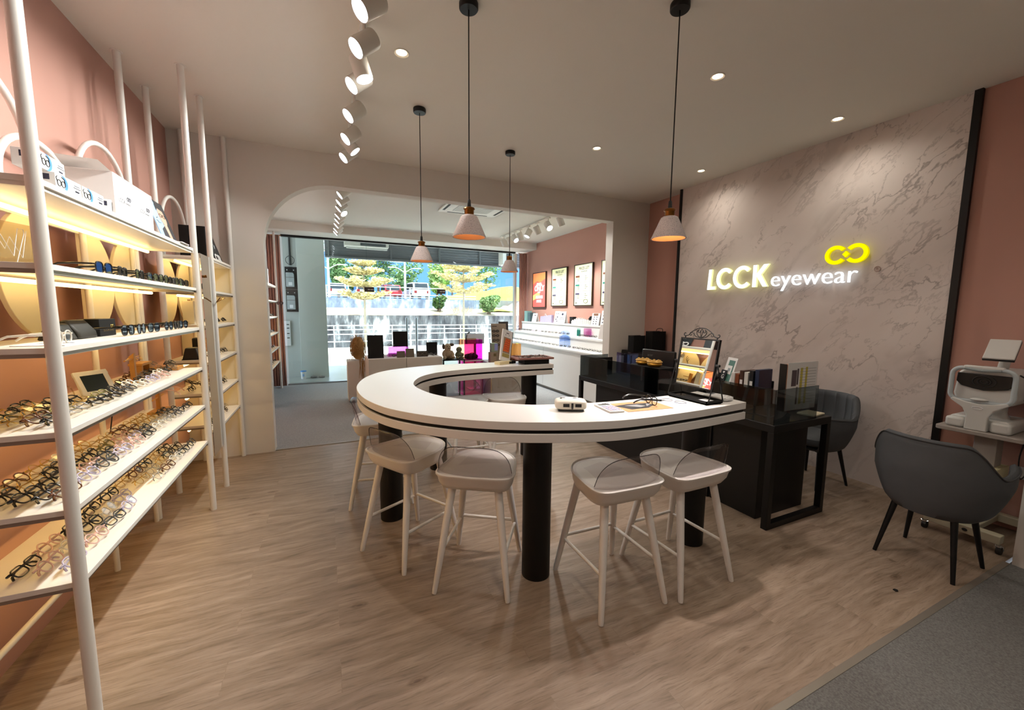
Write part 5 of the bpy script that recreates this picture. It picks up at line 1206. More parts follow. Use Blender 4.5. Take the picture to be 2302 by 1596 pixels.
# ------------------------------------------------------------------ front room left: third rack
rk3 = rack('display_rack', 'white pole rack in the front room seen through the left of the arch', 7.0, 8.88, [(-.85,6.95),(-.85,8.92)], [(-1.18,8.92)], [(8.1,1,.33)], [], led=(2,3,4))
for si, nm in ((2,'third'),(3,'fourth'),(4,'fifth'),(5,'lowest')):
    for n in range(4):
        y = 8.72 - .18*n; c = ('kcky','yskk','lkkp','kkyk')[si-2][n]
        o = bpy.data.objects.new('eyeglasses', tiny('square', c)); C.objects.link(o); o.location = (-.90,y,SZ[si]+.014); o.rotation_euler = (math.radians(45),0,-PI/2+rg.uniform(-.2,.2))
        tag(o, '%s eyeglasses on %s shelf of the front room rack, %s from the window' % (COL[c][0], nm, ORD[n]), 'eyeglasses', 'eyeglasses on the front room rack')
t = thing('flag_cushion', 'orange and cream cushion with crossed flag stripes on front room rack', 'cushion', (-.98,8.55,SZ[1]+.001), (0,-.12,0)); m = MB(); m.prism([(-.14,0),(.14,0),(.14,.23),(-.14,.23)], -.03, .03, 'x'); m.build('cushion', pbr('rust_cloth', '#a4501f', .8), t, .015)
m = MB(); m.box((.031,-.02,.0),(.0335,.02,.23)); m.box((.031,-.14,.095),(.0335,.14,.135))
for s in (-1, 1): m.add([(.0325,s*.14,.22),(.0325,s*.12,.23),(.0325,-s*.14,.01),(.0325,-s*.12,0)], [(0,1,3,2)])
m.build('flag_stripes', pbr('cream_cloth', '#e3cfa8', .8), t)
t = thing('sample_board', 'tall dark and white sample board on top of the front room rack', 'display card', (-.95,8.45,SZ[0]+.001)); m = MB(); m.prism([(-.16,0),(.16,0),(.16,.27),(.12,.32),(-.16,.30)], -.012, .012, 'x'); m.build('board', pbr('board_slate', '#4b4d52', .5, var=.4, scale=25), t, .004); B('edge_panel', (.0125,.08,0), (.016,.155,.29), M_paper, t, 0)
t = thing('hanging_cloth', 'dark brown cloth hanging behind the lowest shelves of the front room rack', 'cloth', (-1.08,8.45,.05)); m = MB()
m.grid(lambda u, v: (.03*math.sin(u*26)+.02*v, -.35+.75*u*(1-.25*v), .0+ .46*v), 40, 6); o = m.build('cloth', pbr('brown_cloth', '#2a1a17', .9), t); md = o.modifiers.new('s','SOLIDIFY'); md.thickness = .006
eyeglasses((-.80,8.90,1.63), (0,0,-PI/2-.9), 'panto', True, 'b', 'burgundy sunglasses clipped on the front room rack post', sun=True, folded=False)
# pink curtains at both ends of the shop front
M_curt = pbr('pink_curtain', '#b4877a', .85, var=.06)
def curtain(x0, x1, y, label):
    t = thing('curtain', label, 'curtain', (0,0,0)); n = 3 + int((x1-x0)*10)
    m = MB(); m.grid(lambda u, v: (x0+(x1-x0)*u, y + .018*math.sin(u*PI*2*n), .02+2.94*v), n*12, 6); o = m.build('drape', M_curt, t); md = o.modifiers.new('s','SOLIDIFY'); md.thickness = .006
    m = MB(); m.tube([(x0-.03,y,2.955),(x1+.03,y,2.955)], .01, 8); m.build('curtain_rod', M_brass, t)
    return t
curtain(-1.0, -.77, 9.08, 'dusty pink curtain drawn to the left end of the shop window')
curtain(4.37, 4.58, 9.08, 'dusty pink curtain drawn to the right end of the shop window')

# ceiling cassette
ac = thing('ceiling_air_conditioner', 'white ceiling cassette air conditioner beyond the arch', 'air conditioner', (2.16,6.1,ZF-.0005))
m = MB(); m.prism([(-.48,-.42),(.48,-.42),(.48,.42),(-.48,.42)], -.03, 0); m.build('panel', M_white, ac, .01)
for k in range(4):
    mm = MB(); mm.M = Matrix.Rotation(k*PI/2, 4, 'Z'); d = .36 if k % 2 == 0 else .42; l = .34 if k % 2 == 0 else .27
    mm.box((-l,-d-.025,-.0315),(l,-d+.012,-.0295)); mm.build('vent_slot', M_blackm, ac); 
m = MB(); m.box((-.29,-.25,-.034),(.29,.25,-.029)); g = m.build('grille', pbr('grille_grey', '#b9bab8', .5), ac, .004)
m = MB()
for k in range(22): m.box((-.27+k*.0255,-.24,-.0365),(-.262+k*.0255,.24,-.0338))
m.build('grille_bars', M_white, g)

# ------------------------------------------------------------------ front room floor displays
pb = thing('display_plinth', 'long white two part display plinth with black boards on top', 'plinth', (0,0,0))
B('plinth_unit', (.555,6.40,.003), (1.118,7.05,.795), M_greywall, pb, .003); B('plinth_unit', (1.124,6.40,.003), (1.70,7.05,.795), M_greywall, pb, .003)
m = MB(); m.box((.56,6.45,.795),(1.69,7.0,.7975)); m.build('top_sheet', M_paper, pb)
t = thing('display_plinth', 'lower white plinth under the raffia bundle', 'plinth', (0,0,0)); B('body', (.285,7.06,.04), (.56,7.42,.70), M_greywall, t, .003); B('foot', (.30,7.08,.003), (.55,7.40,.04), M_alu, t, 0)
ZP = .7985
def board(x, y, w, h, z, label, lean=8):
    t = thing('display_board', label, 'display board', (x,y,z), (R_(-lean),0,0), 'black display boards on the plinth')
    B('panel', (-w/2,-.01,0), (w/2,.01,h), M_black, t, .002); B('easel_strut', (-.02,.0,.0), (.02,.07,.004), M_blackm, t, 0); return t
board(.675, 6.50, .235, .36, ZP, 'tall black display board at the left end of the long plinth')
t = thing('acrylic_riser', 'glowing pink acrylic riser under the second black board', 'riser', (1.04,6.74,ZP)); B('box', (-.16,-.10,0), (.16,.10,.15), clear('pink_acrylic', '#f2a8ee', .1), t, .002); B('inner_core', (-.15,-.09,.002), (.15,.09,.04), pbr('pink_core', '#e58fe0', .5), t, 0)
board(1.09, 6.74, .235, .25, ZP+.1505, 'black display board standing on the pink acrylic riser', 6)
board(1.60, 6.70, .185, .215, ZP, 'smaller black display board at the right end of the long plinth', 5)
M_khaki = pbr('khaki_card', '#6e665a', .6)
for i, (x, w, h) in enumerate(((1.05,.13,.105),(1.19,.135,.14))):
    t = thing('khaki_card', ('lower khaki card leaning at the plinth front','taller khaki card leaning at the plinth front')[i], 'card', (x,6.46,ZP), (R_(-10),0,0), 'khaki cards on the long plinth'); B('card', (-w/2,-.004,0), (w/2,.004,h), M_khaki, t, .001); B('strut', (-.015,.004,0), (.015,.05,.003), M_khaki, t, 0)
t = thing('glasses_plaque', 'dark plaque with raised glasses outline on the long plinth', 'plaque', (1.39,6.48,ZP), (R_(-8),0,0)); B('plaque', (-.09,-.006,0), (.09,.006,.095), pbr('plaque_brown', '#3b3430', .5), t, .002)
m = MB(); [m.tube([(s*.037+.03*math.cos(2*PI*i/18), -.0085, .05+.026*math.sin(2*PI*i/18)) for i in range(18)], .004, 6, closed=True) for s in (-1,1)]; m.tube([(-.009,-.0085,.055),(.009,-.0085,.055)], .004, 6); m.build('outline', M_khaki, t)
for i, (x, y, c, lb) in enumerate(((.90,6.62,'k','black sunglasses on the pink riser edge of the long plinth'),(.98,6.52,'y','dark glasses lying before the pink riser'),(1.52,6.52,'s','silver glasses lying at the right end of the long plinth'),(1.60,6.48,'y','dark grey glasses at the right corner of the long plinth'),(.80,6.60,'s','silver glasses lying right of the tall black board'))):
    o = bpy.data.objects.new('eyeglasses', tiny('square', c)); C.objects.link(o); o.location = (x,y,ZP+.012 + (.15 if i == 0 else 0)); o.rotation_euler = (R_(35),0,PI+.4*i-.6)
    if i == 0: o.location = (.93,6.72,ZP+.163)
    tag(o, lb, 'eyeglasses', 'glasses on the long plinth')
# raffia bundle
M_straw = pbr('raffia', '#a9824a', .8, var=.3, scale=40)
t = thing('raffia_bundle', 'shaggy straw coloured raffia bundle on the lower plinth', 'decoration', (.46,7.20,.7005))
m = MB(); m.ell((0,0,.20), (.10,.10,.19), 18, 14, e=.85); m.build('core', M_straw, t)
m = MB(); rr = random.Random(5)
for k in range(520):
    a = rr.uniform(0, 2*PI); h = rr.uniform(.05, .40); r = .10*math.sqrt(max(.05, 1-((h-.2)/.2)**2))+.006; b = a + rr.uniform(-.7,.7); dz = rr.uniform(-.10,.08)
    m.tube([(r*math.cos(a), r*math.sin(a), h), ((r+.02)*math.cos((a+b)/2), (r+.02)*math.sin((a+b)/2), h+dz*.4), ((r+.015)*math.cos(b), (r+.015)*math.sin(b), max(.004, h+dz))], .0028, 3, caps=False)
m.build('strands', M_straw, t)
m = MB()
for k in range(22):
    x = rr.uniform(.0,.09); z1 = rr.uniform(-.34,-.02); m.tube([(x,-.10,.12),(x+rr.uniform(-.02,.02),-.150,.0),(x+rr.uniform(-.03,.03),-.152,z1)], .0028, 3, caps=False)
m.build('hanging_strands', M_straw, t)
t = thing('wire_stand', 'thin chrome wire stand beside the raffia bundle', 'display stand', (.325,7.12,.7005)); m = MB(); m.tube([(0,0,.002),(0,.0,.13),(.06,0,.15),(.12,.0,.14)], .003, 6); m.tube([(0,0,.002),(.10,.0,.002)], .003, 6); m.build('wire', M_chrome, t)
# small black table with plush toys
t = thing('side_table', 'small black table carrying two plush toys', 'table', (1.972,6.80,.003)); B('table_top', (-.20,-.15,.685), (.20,.15,.705), M_black, t, .003)
for sx in (-1,1):
    for sy in (-1,1): B('leg', (sx*.185-.012,sy*.135-.012,0), (sx*.185+.012,sy*.135+.012,.685), M_black, t, .001)
M_plush = pbr('beige_plush', '#a5937c', .95, var=.15, scale=60, bump=.6); M_plushd = pbr('brown_plush', '#4d4038', .95, var=.15, scale=60, bump=.6); M_plushg = pbr('olive_plush', '#6a6a52', .95, var=.15, scale=60, bump=.6)
ZB = .7085
t = thing('plush_dog', 'beige plush dog with dark floppy ears sitting on the small black table', 'plush toy', (1.89,6.78,ZB))
m = MB(); m.ell((0,0,.085), (.095,.08,.09)); m.ell((0,-.02,.20), (.06,.06,.07)); m.ell((-.0,-.07,.19), (.03,.035,.025)); m.build('body', M_plush, t, angle=80)
m = MB(); m.ell((-.07,-.01,.215), (.025,.03,.05)); m.build('ear', M_plushd, t); m = MB(); m.ell((.075,-.01,.245), (.045,.03,.028)); m.build('ear', M_plushd, t)
for s in (-1,1):
    m = MB(); m.tube([(s*.06,-.03,.13),(s*.085,-.07,.08),(s*.07,-.09,.04)], [.03,.026,.022], 10); m.ell((s*.07,-.09,.035),(.022,.022,.022)); m.build('arm', M_plush, t)
    m = MB(); m.tube([(s*.05,-.03,.035),(s*.08,-.10,.03)], [.036,.03], 10); m.ell((s*.08,-.105,.032),(.03,.025,.03)); m.build('leg', M_plush, t)
    m = MB(); m.ell((s*.022,-.075,.225),(.006,.006,.006),10,8); m.build('eye', M_black, t)
m = MB(); m.ell((0,-.105,.195),(.010,.008,.008),10,8); m.build('nose', M_black, t)
t = thing('plush_turtle', 'olive green plush turtle next to the plush dog', 'plush toy', (2.09,6.76,ZB))
m = MB(); m.ell((0,0,.065), (.066,.06,.068)); m.ell((0,-.012,.16), (.053,.05,.05)); m.build('body', M_plushg, t, angle=80)
for s in (-1,1):
    m = MB(); m.ell((s*.06,-.04,.07),(.022,.02,.03)); m.build('arm', M_plushg, t); m = MB(); m.ell((s*.045,-.06,.022),(.03,.03,.022)); m.build('leg', M_plushg, t); m = MB(); m.ell((s*.02,-.058,.17),(.005,.005,.006),8,6); m.build('eye', M_black, t)
m = MB(); m.box((-.008,-.066,.03),(.008,-.060,.042)); m.build('tag_label', M_paper, t)
# magenta and orange acrylic cubes
M_mag = clear('magenta_film', '#fa8ae0', .1); M_mag2 = clear('orange_film', '#fbdcc0', .1); M_pp = clear('purple_film', '#dcb0ee', .1)
t = thing('acrylic_cube', 'magenta and orange film acrylic cube between the plush toys and the sign', 'display cube', (2.37,6.95,.003))
B('front_sheet', (-.17,-.17,.66), (.17,-.164,1.03), M_mag, t, 0); B('rear_sheet', (-.17,.164,.66), (.17,.17,1.03), M_mag2, t, 0); B('side_sheet', (-.17,-.164,.66), (-.164,.164,1.03), M_mag2, t, 0); B('side_sheet', (.164,-.164,.66), (.17,.164,1.03), M_pp, t, 0); B('base_plate', (-.19,-.19,.645), (.19,.19,.66), M_white, t, .002)
B('lower_sheet', (-.18,-.18,.02), (.18,-.174,.645), clear('coral_film', '#f7c0ba', .1), t, 0); B('lower_back', (-.18,.174,.02), (.18,.18,.645), M_mag, t, 0); B('lower_side', (-.18,-.174,.02), (-.174,.174,.645), M_mag, t, 0); B('lower_side', (.174,-.174,.02), (.18,.174,.645), M_pp, t, 0); B('foot_plate', (-.19,-.19,0), (.19,.19,.02), M_white, t, .002)
t = thing('dark_pouch', 'dark soft pouch inside the magenta cube', 'pouch', (2.38,6.95,.6645)); m = MB(); m.ell((0,0,.05),(.13,.10,.055),18,10,e=.8); m.build('pouch', pbr('pouch_dark', '#2a2120', .8), t); m = MB(); m.tube(curve_pts([(-.08,-.05,.08),(0,-.06,.125),(.08,-.04,.08)], 6), .006, 6); m.build('strap', M_blackm, t)
# beige plinth with card, small boxes
t = thing('display_plinth', 'beige plinth right of the magenta cube', 'plinth', (0,0,0)); B('body', (2.62,6.55,.003), (3.24,7.1,.62), pbr('beige_laminate', '#a89f92', .5), t, .003); B('edge_trim', (2.615,6.545,.003), (2.63,6.56,.62), pbr('edge_tan', '#c9ab7c', .5), t, 0)
ZQ = .6205
t = thing('show_card', 'tall brown show card with printed glasses behind the slanted sign', 'display card', (2.93,6.82,ZQ), (R_(-10),0,R_(-6)))
B('board', (-.17,-.006,0), (.12,.006,.70), pbr('taupe_card', '#8d8071', .5), t, .001); B('dark_panel', (-.02,.0065,.25), (.17,.012,.74), pbr('card_dark', '#2a2322', .5), t, .001)
m = MB()
for q in range(4):
    for s in (-.12,-.05): m.tube([(s+.026*math.cos(2*PI*i/14), -.0075, .56-q*.085+.016*math.sin(2*PI*i/14)) for i in range(14)], .007, 5, closed=True)
m.box((-.15,-.0072,.645),(-.06,-.0062,.655)); m.build('print_glasses', M_black, t)
t = thing('small_box', 'kraft box with olive end beside the brown show card', 'box', (2.68,6.66,ZQ)); B('carton', (-.05,-.06,0), (.06,.06,.19), pbr('kraft', '#a08c78', .6), t, .002); B('end_label', (.005,-.0615,.12), (.055,-.06,.17), pbr('olive_print', '#6a5a30', .6), t, 0)
t = thing('small_box', 'white and green box with a lilac panel on the beige plinth', 'box', (2.72,6.68,ZQ+.1905)); B('carton', (-.06,-.05,0), (.06,.05,.16), pbr('sage_print', '#8fa08e', .6), t, .002); B('label_panel', (-.005,-.0515,.03), (.058,-.05,.15), pbr('lilac_print', '#9aa0e0', .5), t, 0)
t = thing('orange_box', 'orange translucent box at the right end of the beige plinth', 'box', (3.16,6.72,ZQ)); B('shell', (-.08,-.10,0), (.08,.10,.33), clear('amber_film', '#efc48c', .1), t, .002); B('core', (-.07,-.09,.002), (.07,.09,.10), pbr('dark_red_core', '#6d2a22', .5), t, 0)
t = thing('desk_screen', 'grey framed screen facing the window behind the magenta cube', 'screen', (2.63,7.45,.003)); B('post', (-.02,-.02,.02), (.02,.02,.93), M_steel, t, .002); B('foot', (-.14,-.12,0), (.14,.12,.02), M_steel, t, .003); B('panel', (-.17,-.03,.90), (.19,.0,1.10), pbr('screen_pale', '#c9d3dc', .3), t, .006); m = MB(); m.tube([(-.17,-.015,.90),(-.185,-.015,1.0),(-.15,-.015,1.10),(-.11,-.015,1.13)], .016, 8); m.build('hood', pbr('hood_grey', '#4c5552', .5), t)
# ------------------------------------------------------------------ outside
M_pave = stained('pale_pavement', '#c9c4bb', '#dcd7cd', '#e9e5dc', (1,1,1), .8)
M_conc = stained('dark_stained_concrete', '#3f3f44', '#77777a', '#d6d6d6', (1,1,.28), 1.6)
M_conc2 = stained('blue_grey_concrete', '#6c7a92', '#8f9db4', '#c9d0da', (1,1,.45), 1.8)
M_earth = stained('dry_earth', '#a48d73', '#c2ad92', '#d9cab4', (1,1,1), 1.2)
M_porch = pbr('porch_tile', '#a9a9a2', .25, var=.05, scale=2)
M_pillar = pbr('pale_green_grey_plaster', '#d3d6ce', .8, var=.03, scale=2)
M_asph = pbr('asphalt', '#8d8d8c', .9, var=.1)
M_gal = pbr('galvanised_rail', '#d9dad7', .4, metal=.2)
struct(B('ground_porch', (-6,9.29,-.08), (14,12.0,-.005), M_porch, bevel=0))
struct(B('ground_pavement', (-40,12.0,-.10), (60,17.9,-.02), M_pave, bevel=0))
struct(B('ground_channel', (-40,17.9,-2.5), (60,26,-2.3), M_pave, bevel=0))
struct(B('wall_quay', (-40,17.85,-2.5), (60,17.95,-.03), M_conc, bevel=0))
struct(B('wall_canal', (-40,26.0,-2.5), (60,26.4,1.2), M_conc, bevel=0))
m = MB(); m.prism([(26.4,.5),(26.4,1.22),(29.0,1.66),(29.0,.5)], -40, 60, 'x'); struct(m.build('ground_bank', M_earth))
struct(B('wall_upper', (-40,29.0,.5), (10.6,29.4,2.33), M_conc2, bevel=0))
m = MB(); m.prism([(29.4,1.5),(29.4,2.35),(34,2.36),(46,2.72),(70,2.75),(70,1.5)], -40, 14.5, 'x'); struct(m.build('ground_road', M_asph))
M_grass = pbr('sunny_grass', '#8fae3f', .95, var=.25, scale=1.5)
m = MB(); m.grid(lambda u, v: (9.6+30*u, 27.6+20*v, 1.3 + 2.6*min(1, max(0, v*2.2))*min(1, .35+u*3) + .25*math.sin(u*22)*math.cos(v*9)), 30, 16); struct(m.build('ground_slope', M_grass))
m = MB(); m.grid(lambda u, v: (10.4+4.4*u, 27.4+1.6*v, 1.34 + 1.1*v*u + .06*math.sin(u*40)), 24, 8); struct(m.build('ground_slope_dry', M_earth))
m = MB(); m.grid(lambda u, v: (-120+300*u, 110+30*v, -2 + (24+5*math.sin(u*9+1)+2*math.sin(u*23))*min(1, v*2)), 60, 8); struct(m.build('hill_sky_stand_in', pbr('hazy_sky_blue', '#3a62a0', .95, var=.12, scale=.05)))  # hill raised and coloured haze blue to stand in for the visible sky
struct(B('pillar_porch', (-.555,10.15,-.01), (.006,10.75,3.3), M_pillar, bevel=.004))
struct(B('wall_porch_left', (-3.0,10.35,-.01), (-.555,10.5,3.3), pbr('porch_wall', '#b5b5ad', .85, var=.04, scale=2), bevel=0))
struct(B('ceiling_porch', (-6,9.29,3.3), (14,11.6,3.42), M_ceilF, bevel=0))
# louvre fascia above the porch edge
lv = thing('louvre_screen', 'grey horizontal louvre screen hanging along the porch edge', 'louvre', (0,0,0)); M_louv = pbr('louvre_grey', '#6d7175', .6)
for k in range(6): m = MB(); m.M = Matrix.Translation((0,11.25,2.91+.068*k)) @ Euler((R_(-52),0,0)).to_matrix().to_4x4(); m.box((.02,-.04,-.004),(7.5,.04,.004)); m.build('slat', M_louv, lv)
B('bottom_rail', (.02,11.2,2.84), (7.5,11.3,2.885), M_louv, lv, .002)
for x in (.08,1.6,2.9,4.1,5.6): B('bracket', (x,11.19,2.885), (x+.04,11.3,3.3), M_louv, lv, 0)
# meters and conduits
for i, z in enumerate((2.20, 1.70)):
    t = thing('electric_meter', ('upper','lower')[i] + ' grey electricity meter on a black board beside the porch pillar', 'meter', (-.69,10.35,z), 0, 'electricity meters')
    B('board', (-.115,-.02,-.215), (.125,0,.28), M_blackm, t, .002)
    m = MB(); m.prism([(-.095,-.16),(.065,-.16),(.065,.12),(.045,.15),(-.095,.15)], -.10, -.02, 'y'); m.build('meter_case', pbr('meter_grey', '#a9afae', .5), t, .004)
    B('dial', (-.045,-.104,-.13), (.025,-.10,-.06), M_paper, t, 0); B('band', (-.095,-.104,.04), (.065,-.1,.05), M_khaki, t, 0)
    for s in (-.07, .06): m = MB(); m.cyl((s,-.02,.21),(s,-.05,.21),.010,n=10); m.build('fuse', M_paper, t)
t = thing('conduit', 'black conduit with looped cables above the meters', 'conduit', (-.69,10.33,2.52)); m = MB(); m.tube([(0,0,.0),(0,0,.75)], .02, 8); m.build('pipe', M_black, t)
for s in (-1, 1): m = MB(); m.tube(curve_pts([(0,-.02,.0),(s*.07,-.03,.05),(s*.08,-.03,.14),(s*.02,-.02,.20)], 6), .006, 6); m.build('cable', M_black, t)
t = thing('letter_box', 'pale grey metal box low on the porch wall', 'box', (-.84,10.35,1.0)); B('body', (-.14,-.05,-.28), (.09,0,.28), M_gal, t, .004); m = MB()
for z in (.2,.12,-.0,-.1): m.box((.02,-.052,z-.01),(.07,-.05,z+.01))
m.build('slots', M_blackm, t)
t = thing('paint_bucket', 'white paint bucket with blue lid at the foot of the pillar', 'bucket', (-.515,10.02,-.0045)); t.scale = (.52,.52,.8); m = MB(); m.lathe([(0,0),(.095,0),(.11,.2),(0,.2)], n=24); m.build('bucket', M_paper, t); m = MB(); m.lathe([(0,.2),(.116,.2),(.116,.225),(0,.23)], n=24); m.build('lid', M_blue, t); B('label', (-.035,-.112,.07), (.035,-.10,.14), M_lblue, t, 0)
for i, (x, lb) in enumerate(((-.31,'grey sandal lying on the porch tiles, nearer the bucket'),(-.15,'grey sandal lying on the porch tiles, further from the bucket'))):
    t = thing('sandal', lb, 'sandal', (x,10.06,-.0045), R_(80), 'sandals on the porch'); t.scale = (.8,.55,1); m = MB(); m.ell((0,0,.02),(.05,.13,.02),18,8,e=.7); m.build('sole', pbr('sandal_grey', '#8d8580', .8), t); m = MB(); m.tube(curve_pts([(-.045,.02,.02),(0,.04,.07),(.045,.02,.02)], 6), .008, 6); m.build('strap', pbr('sandal_strap', '#c9c2bb', .8), t)
# steel bollards
for i, x in enumerate((1.99, 2.25)):
    t = thing('bollard', ('left','right')[i] + ' brushed steel bollard outside the shop window', 'bollard', (x,11.2,-.005), 0, 'steel bollards on the porch'); m = MB(); m.cyl((0,0,0),(0,0,1.32),.034,n=20); m.build('tube', M_steel, t); m = MB(); m.lathe([(0,1.35),(.03,1.345),(.036,1.325),(.036,1.31)], n=20); m.build('cap', M_steel, t); m = MB(); m.lathe([(.08,0),(.08,.012),(.034,.016)], n=20); m.build('flange', M_steel, t)
# door pull signs on the glass
for i, x in enumerate((.86, 2.44)):
    t = thing('door_sign', ('left','right')[i] + ' small brown sign stuck on the shop window', 'sign', (x,9.2385,1.98), 0, 'brown signs on the shop window'); B('plate', (-.10,-.003,-.05), (.10,0,.05), pbr('sign_brown', '#3d2f28', .5), t, 0); m = MB(); m.box((-.03,-.0036,-.008),(.02,-.003,.008)); m.box((.03,-.0036,-.008),(.085,-.003,.008)); m.build('print', M_paper, t)
# outdoor condensers hung from the porch
for (x, y, lb, w, h) in ((.98,10.9,'white outdoor condenser with dark grille hung above the left pane',.52,.19), (4.80,10.9,'white outdoor condenser hung at the right end of the porch',.16,.42)):
    t = thing('condenser_unit', lb, 'air conditioner', (x,y,3.29-h*.5), 0, 'outdoor condensers')
    m = MB(); m.box((-w,-.16,-h*.5),(w,.16,h*.5)); m.build('case', M_white, t, .01)
    B('grille', (-w*.30,-.166,-h*.42), (w*.86,-.16,h*.42), pbr('grille_dark', '#3a3f45', .5), t, 0); m = MB()
    for k in range(7): m.box((-w*.30,-.169,-h*.4+k*h*.8/6-.003),(w*.86,-.166,-h*.4+k*h*.8/6+.003))
    m.build('grille_bars', pbr('grille_mid', '#5d646b', .5), t)
    m = MB(); m.tube([(-w*.9,0,h*.5),(-w*.9,0,-h*.5-.03),(w*.95,0,-h*.5-.03),(w*.95,0,h*.5)], .018, 8); m.build('hanger', M_gal, t)
# railings
def railing(y, x0, x1, z0, h, step, label, r=.028, mids=(.5,)):
    t = thing('railing', label, 'railing', (0,0,0))
    for f in (1.0,) + tuple(mids): m = MB(); m.tube([(x0,y,z0+h*f),(x1,y,z0+h*f)], r*.85, 8); m.build('rail', M_gal, t)
    n = int((x1-x0)/step)
    for k in range(n+1): m = MB(); m.cyl((x0+k*step,y,z0),(x0+k*step,y,z0+h), r, n=10); m.build('post', M_gal, t)
    return t
railing(17.5, -2.0, 12.0, -.02, .92, .75, 'low white railing along the canal edge', .022, (.82,.62,.30))
railing(29.2, -4.0, 10.4, 2.33, .78, 1.35, 'white railing along the raised road', .035, (.35,.12))
# street lamps
for i, (x, y) in enumerate(((.22,30.2),(5.3,30.2))):
    t = thing('street_lamp', ('left','right')[i] + ' white street lamp post on the raised road', 'street lamp', (x,y,2.34), 0, 'street lamps on the raised road')
    m = MB(); m.cyl((0,0,0),(0,0,3.6),.09,.06,12); m.build('pole', M_gal, t)
    for s in (-1, 1):
        m = MB(); m.tube(curve_pts([(0,0,1.9),(s*.5,0,2.2),(s*.95,0,2.25)], 6), .03, 6); a = m.build('arm', M_gal, t); m = MB(); m.ell((s*1.05,0,2.24),(.16,.07,.04)); m.build('lamp_head', M_paper, a)
# cars on the raised road
M_tyre = pbr('tyre', '#191919', .8); M_cglass = pbr('car_glass', '#2c343b', .1)
def car(loc, rz, body, label, suv=False, l=4.3, w=1.75):
    t = thing('car', label, 'car', loc, rz, 'cars on the raised road'); h = 1.0 if suv else .82
    mb_ = pbr('car_'+body, body, .3, coat=.5)
    prof = [(-l/2,.35),(-l/2,.75),(-l/2+.12,h),(-l*.12,h+.02) if not suv else (-l*.12,h),(l*.28,h),(l/2-.05,h-.15),(l/2,.5),(l/2,.3),(-l/2+.1,.28)]
    m = MB(); m.prism(prof, -w/2, w/2, 'y'); m.build('body', mb_, t, .08)
    top = 1.72 if suv else 1.42
    cab = [(-l/2+.12,h-.02),(-l/2+.35,top-.06),(-l*.3,top),(l*.08,top),(l*.28,h-.02)]
    m = MB(); m.prism(cab, -w/2+.09, w/2-.09, 'y'); m.build('cabin', mb_, t, .08)
    g = [(-l/2+.33,h+.03),(-l/2+.48,top-.16),(l*.05,top-.12),(l*.2,h+.03)]
    for s in (-1,1): m = MB(); m.prism(g, s*(w/2-.085), s*(w/2-.07), 'y'); m.build('side_window', M_cglass, t)
    m = MB(); m.quad((-l/2+.13,-w/2+.2,h+.02),(-l/2+.13,w/2-.2,h+.02),(-l/2+.325,w/2-.25,top-.12),(-l/2+.325,-w/2+.25,top-.12)); m.build('rear_window', M_cglass, t)
    for sx in (-.31,.31):
        for s in (-1,1): m = MB(); m.cyl((sx*l,s*(w/2-.2),.32),(sx*l,s*(w/2+.01),.32),.32,n=20); wh = m.build('wheel', M_tyre, t); m = MB(); m.cyl((sx*l,s*(w/2+.01),.32),(sx*l,s*(w/2+.02),.32),.18,n=14); m.build('hub', M_gal, wh)
    for s in (-1,1): m = MB(); m.box((-l/2-.02,s*w*.36-.14,.6),(-l/2+.02,s*w*.36+.14,.85)); m.build('tail_light', pbr('tail_red', '#8d1f1c', .3), t)
    return t
car((8.75,43.6,2.66), PI/2+.08, '#dfe3e6', 'white estate car parked on the raised road, seen from the rear', True, 4.5, 1.8)
car((6.15,44.2,2.68), PI/2+.03, '#b3242f', 'red hatchback parked on the raised road beside the white car')
car((3.5,44.6,2.69), PI/2+.03, '#d5d7d9', 'silver car parked on the raised road behind the yellow tree')
car((1.0,44.6,2.69), PI/2+.03, '#e4e6e8', 'pale car parked on the raised road near the left lamp post')
car((-1.6,44.6,2.69), PI/2+.03, '#cfd3d8', 'light grey car parked on the raised road beside the porch pillar')
# trees
def leaf_cloud(m, c, r, n, rr, size=.16, flat=1.0, shell=.55):
    for k in range(n):
        while True:
            p = V((rr.uniform(-1,1), rr.uniform(-1,1), rr.uniform(-1,1)))
            if shell < p.length < 1: break
        p = V((c[0]+p.x*r[0], c[1]+p.y*r[1], c[2]+p.z*r[2]))
        a = V((rr.uniform(-1,1), rr.uniform(-1,1), rr.uniform(-.6,.6)*flat)).normalized(); b = a.cross(V((rr.uniform(-1,1), rr.uniform(-1,1), rr.uniform(-1,1)))).normalized()
        s = size*rr.uniform(.6,1.3)
        m.add([p-a*s, p+b*s*.45, p+a*s, p-b*s*.45], [(0,1,2,3)])
def leafmat(name, col): return pbr(name, col, .6, var=.35, scale=3)
LG = [leafmat('leaf_dark', '#55773f'), leafmat('leaf_mid', '#74955a'), leafmat('leaf_light', '#9db56a')]
M_bark = pbr('pale_bark', '#b3a58f', .9, var=.15); M_bark2 = pbr('brown_bark', '#6e5a45', .9, var=.2)
def bushy(x, y, z, h, r, mi, label, seed, n=1500, cat='tree'):
    rr = random.Random(seed); t = thing('leafy_tree' if cat == 'tree' else 'shrub', label, cat, (x,y,z), 0, 'green trees beyond the raised road' if cat == 'tree' else None)
    m = MB(); m.tube([(0,0,0),(.1,0,h*.4),(0,.1,h*.75)], [.16,.11,.05], 8); m.build('trunk', M_bark2, t)
    m = MB()
    for k in range(7):
        a = k*2.4; rad = r*.55*(k % 3)/2
        leaf_cloud(m, (rad*math.cos(a), rad*math.sin(a), h*(.42+.09*(k % 6))), (r*.62, r*.62, h*.22), n//7, rr, .22 if cat == 'tree' else .13)
    m.build('foliage', LG[mi], t, smooth=False); return t
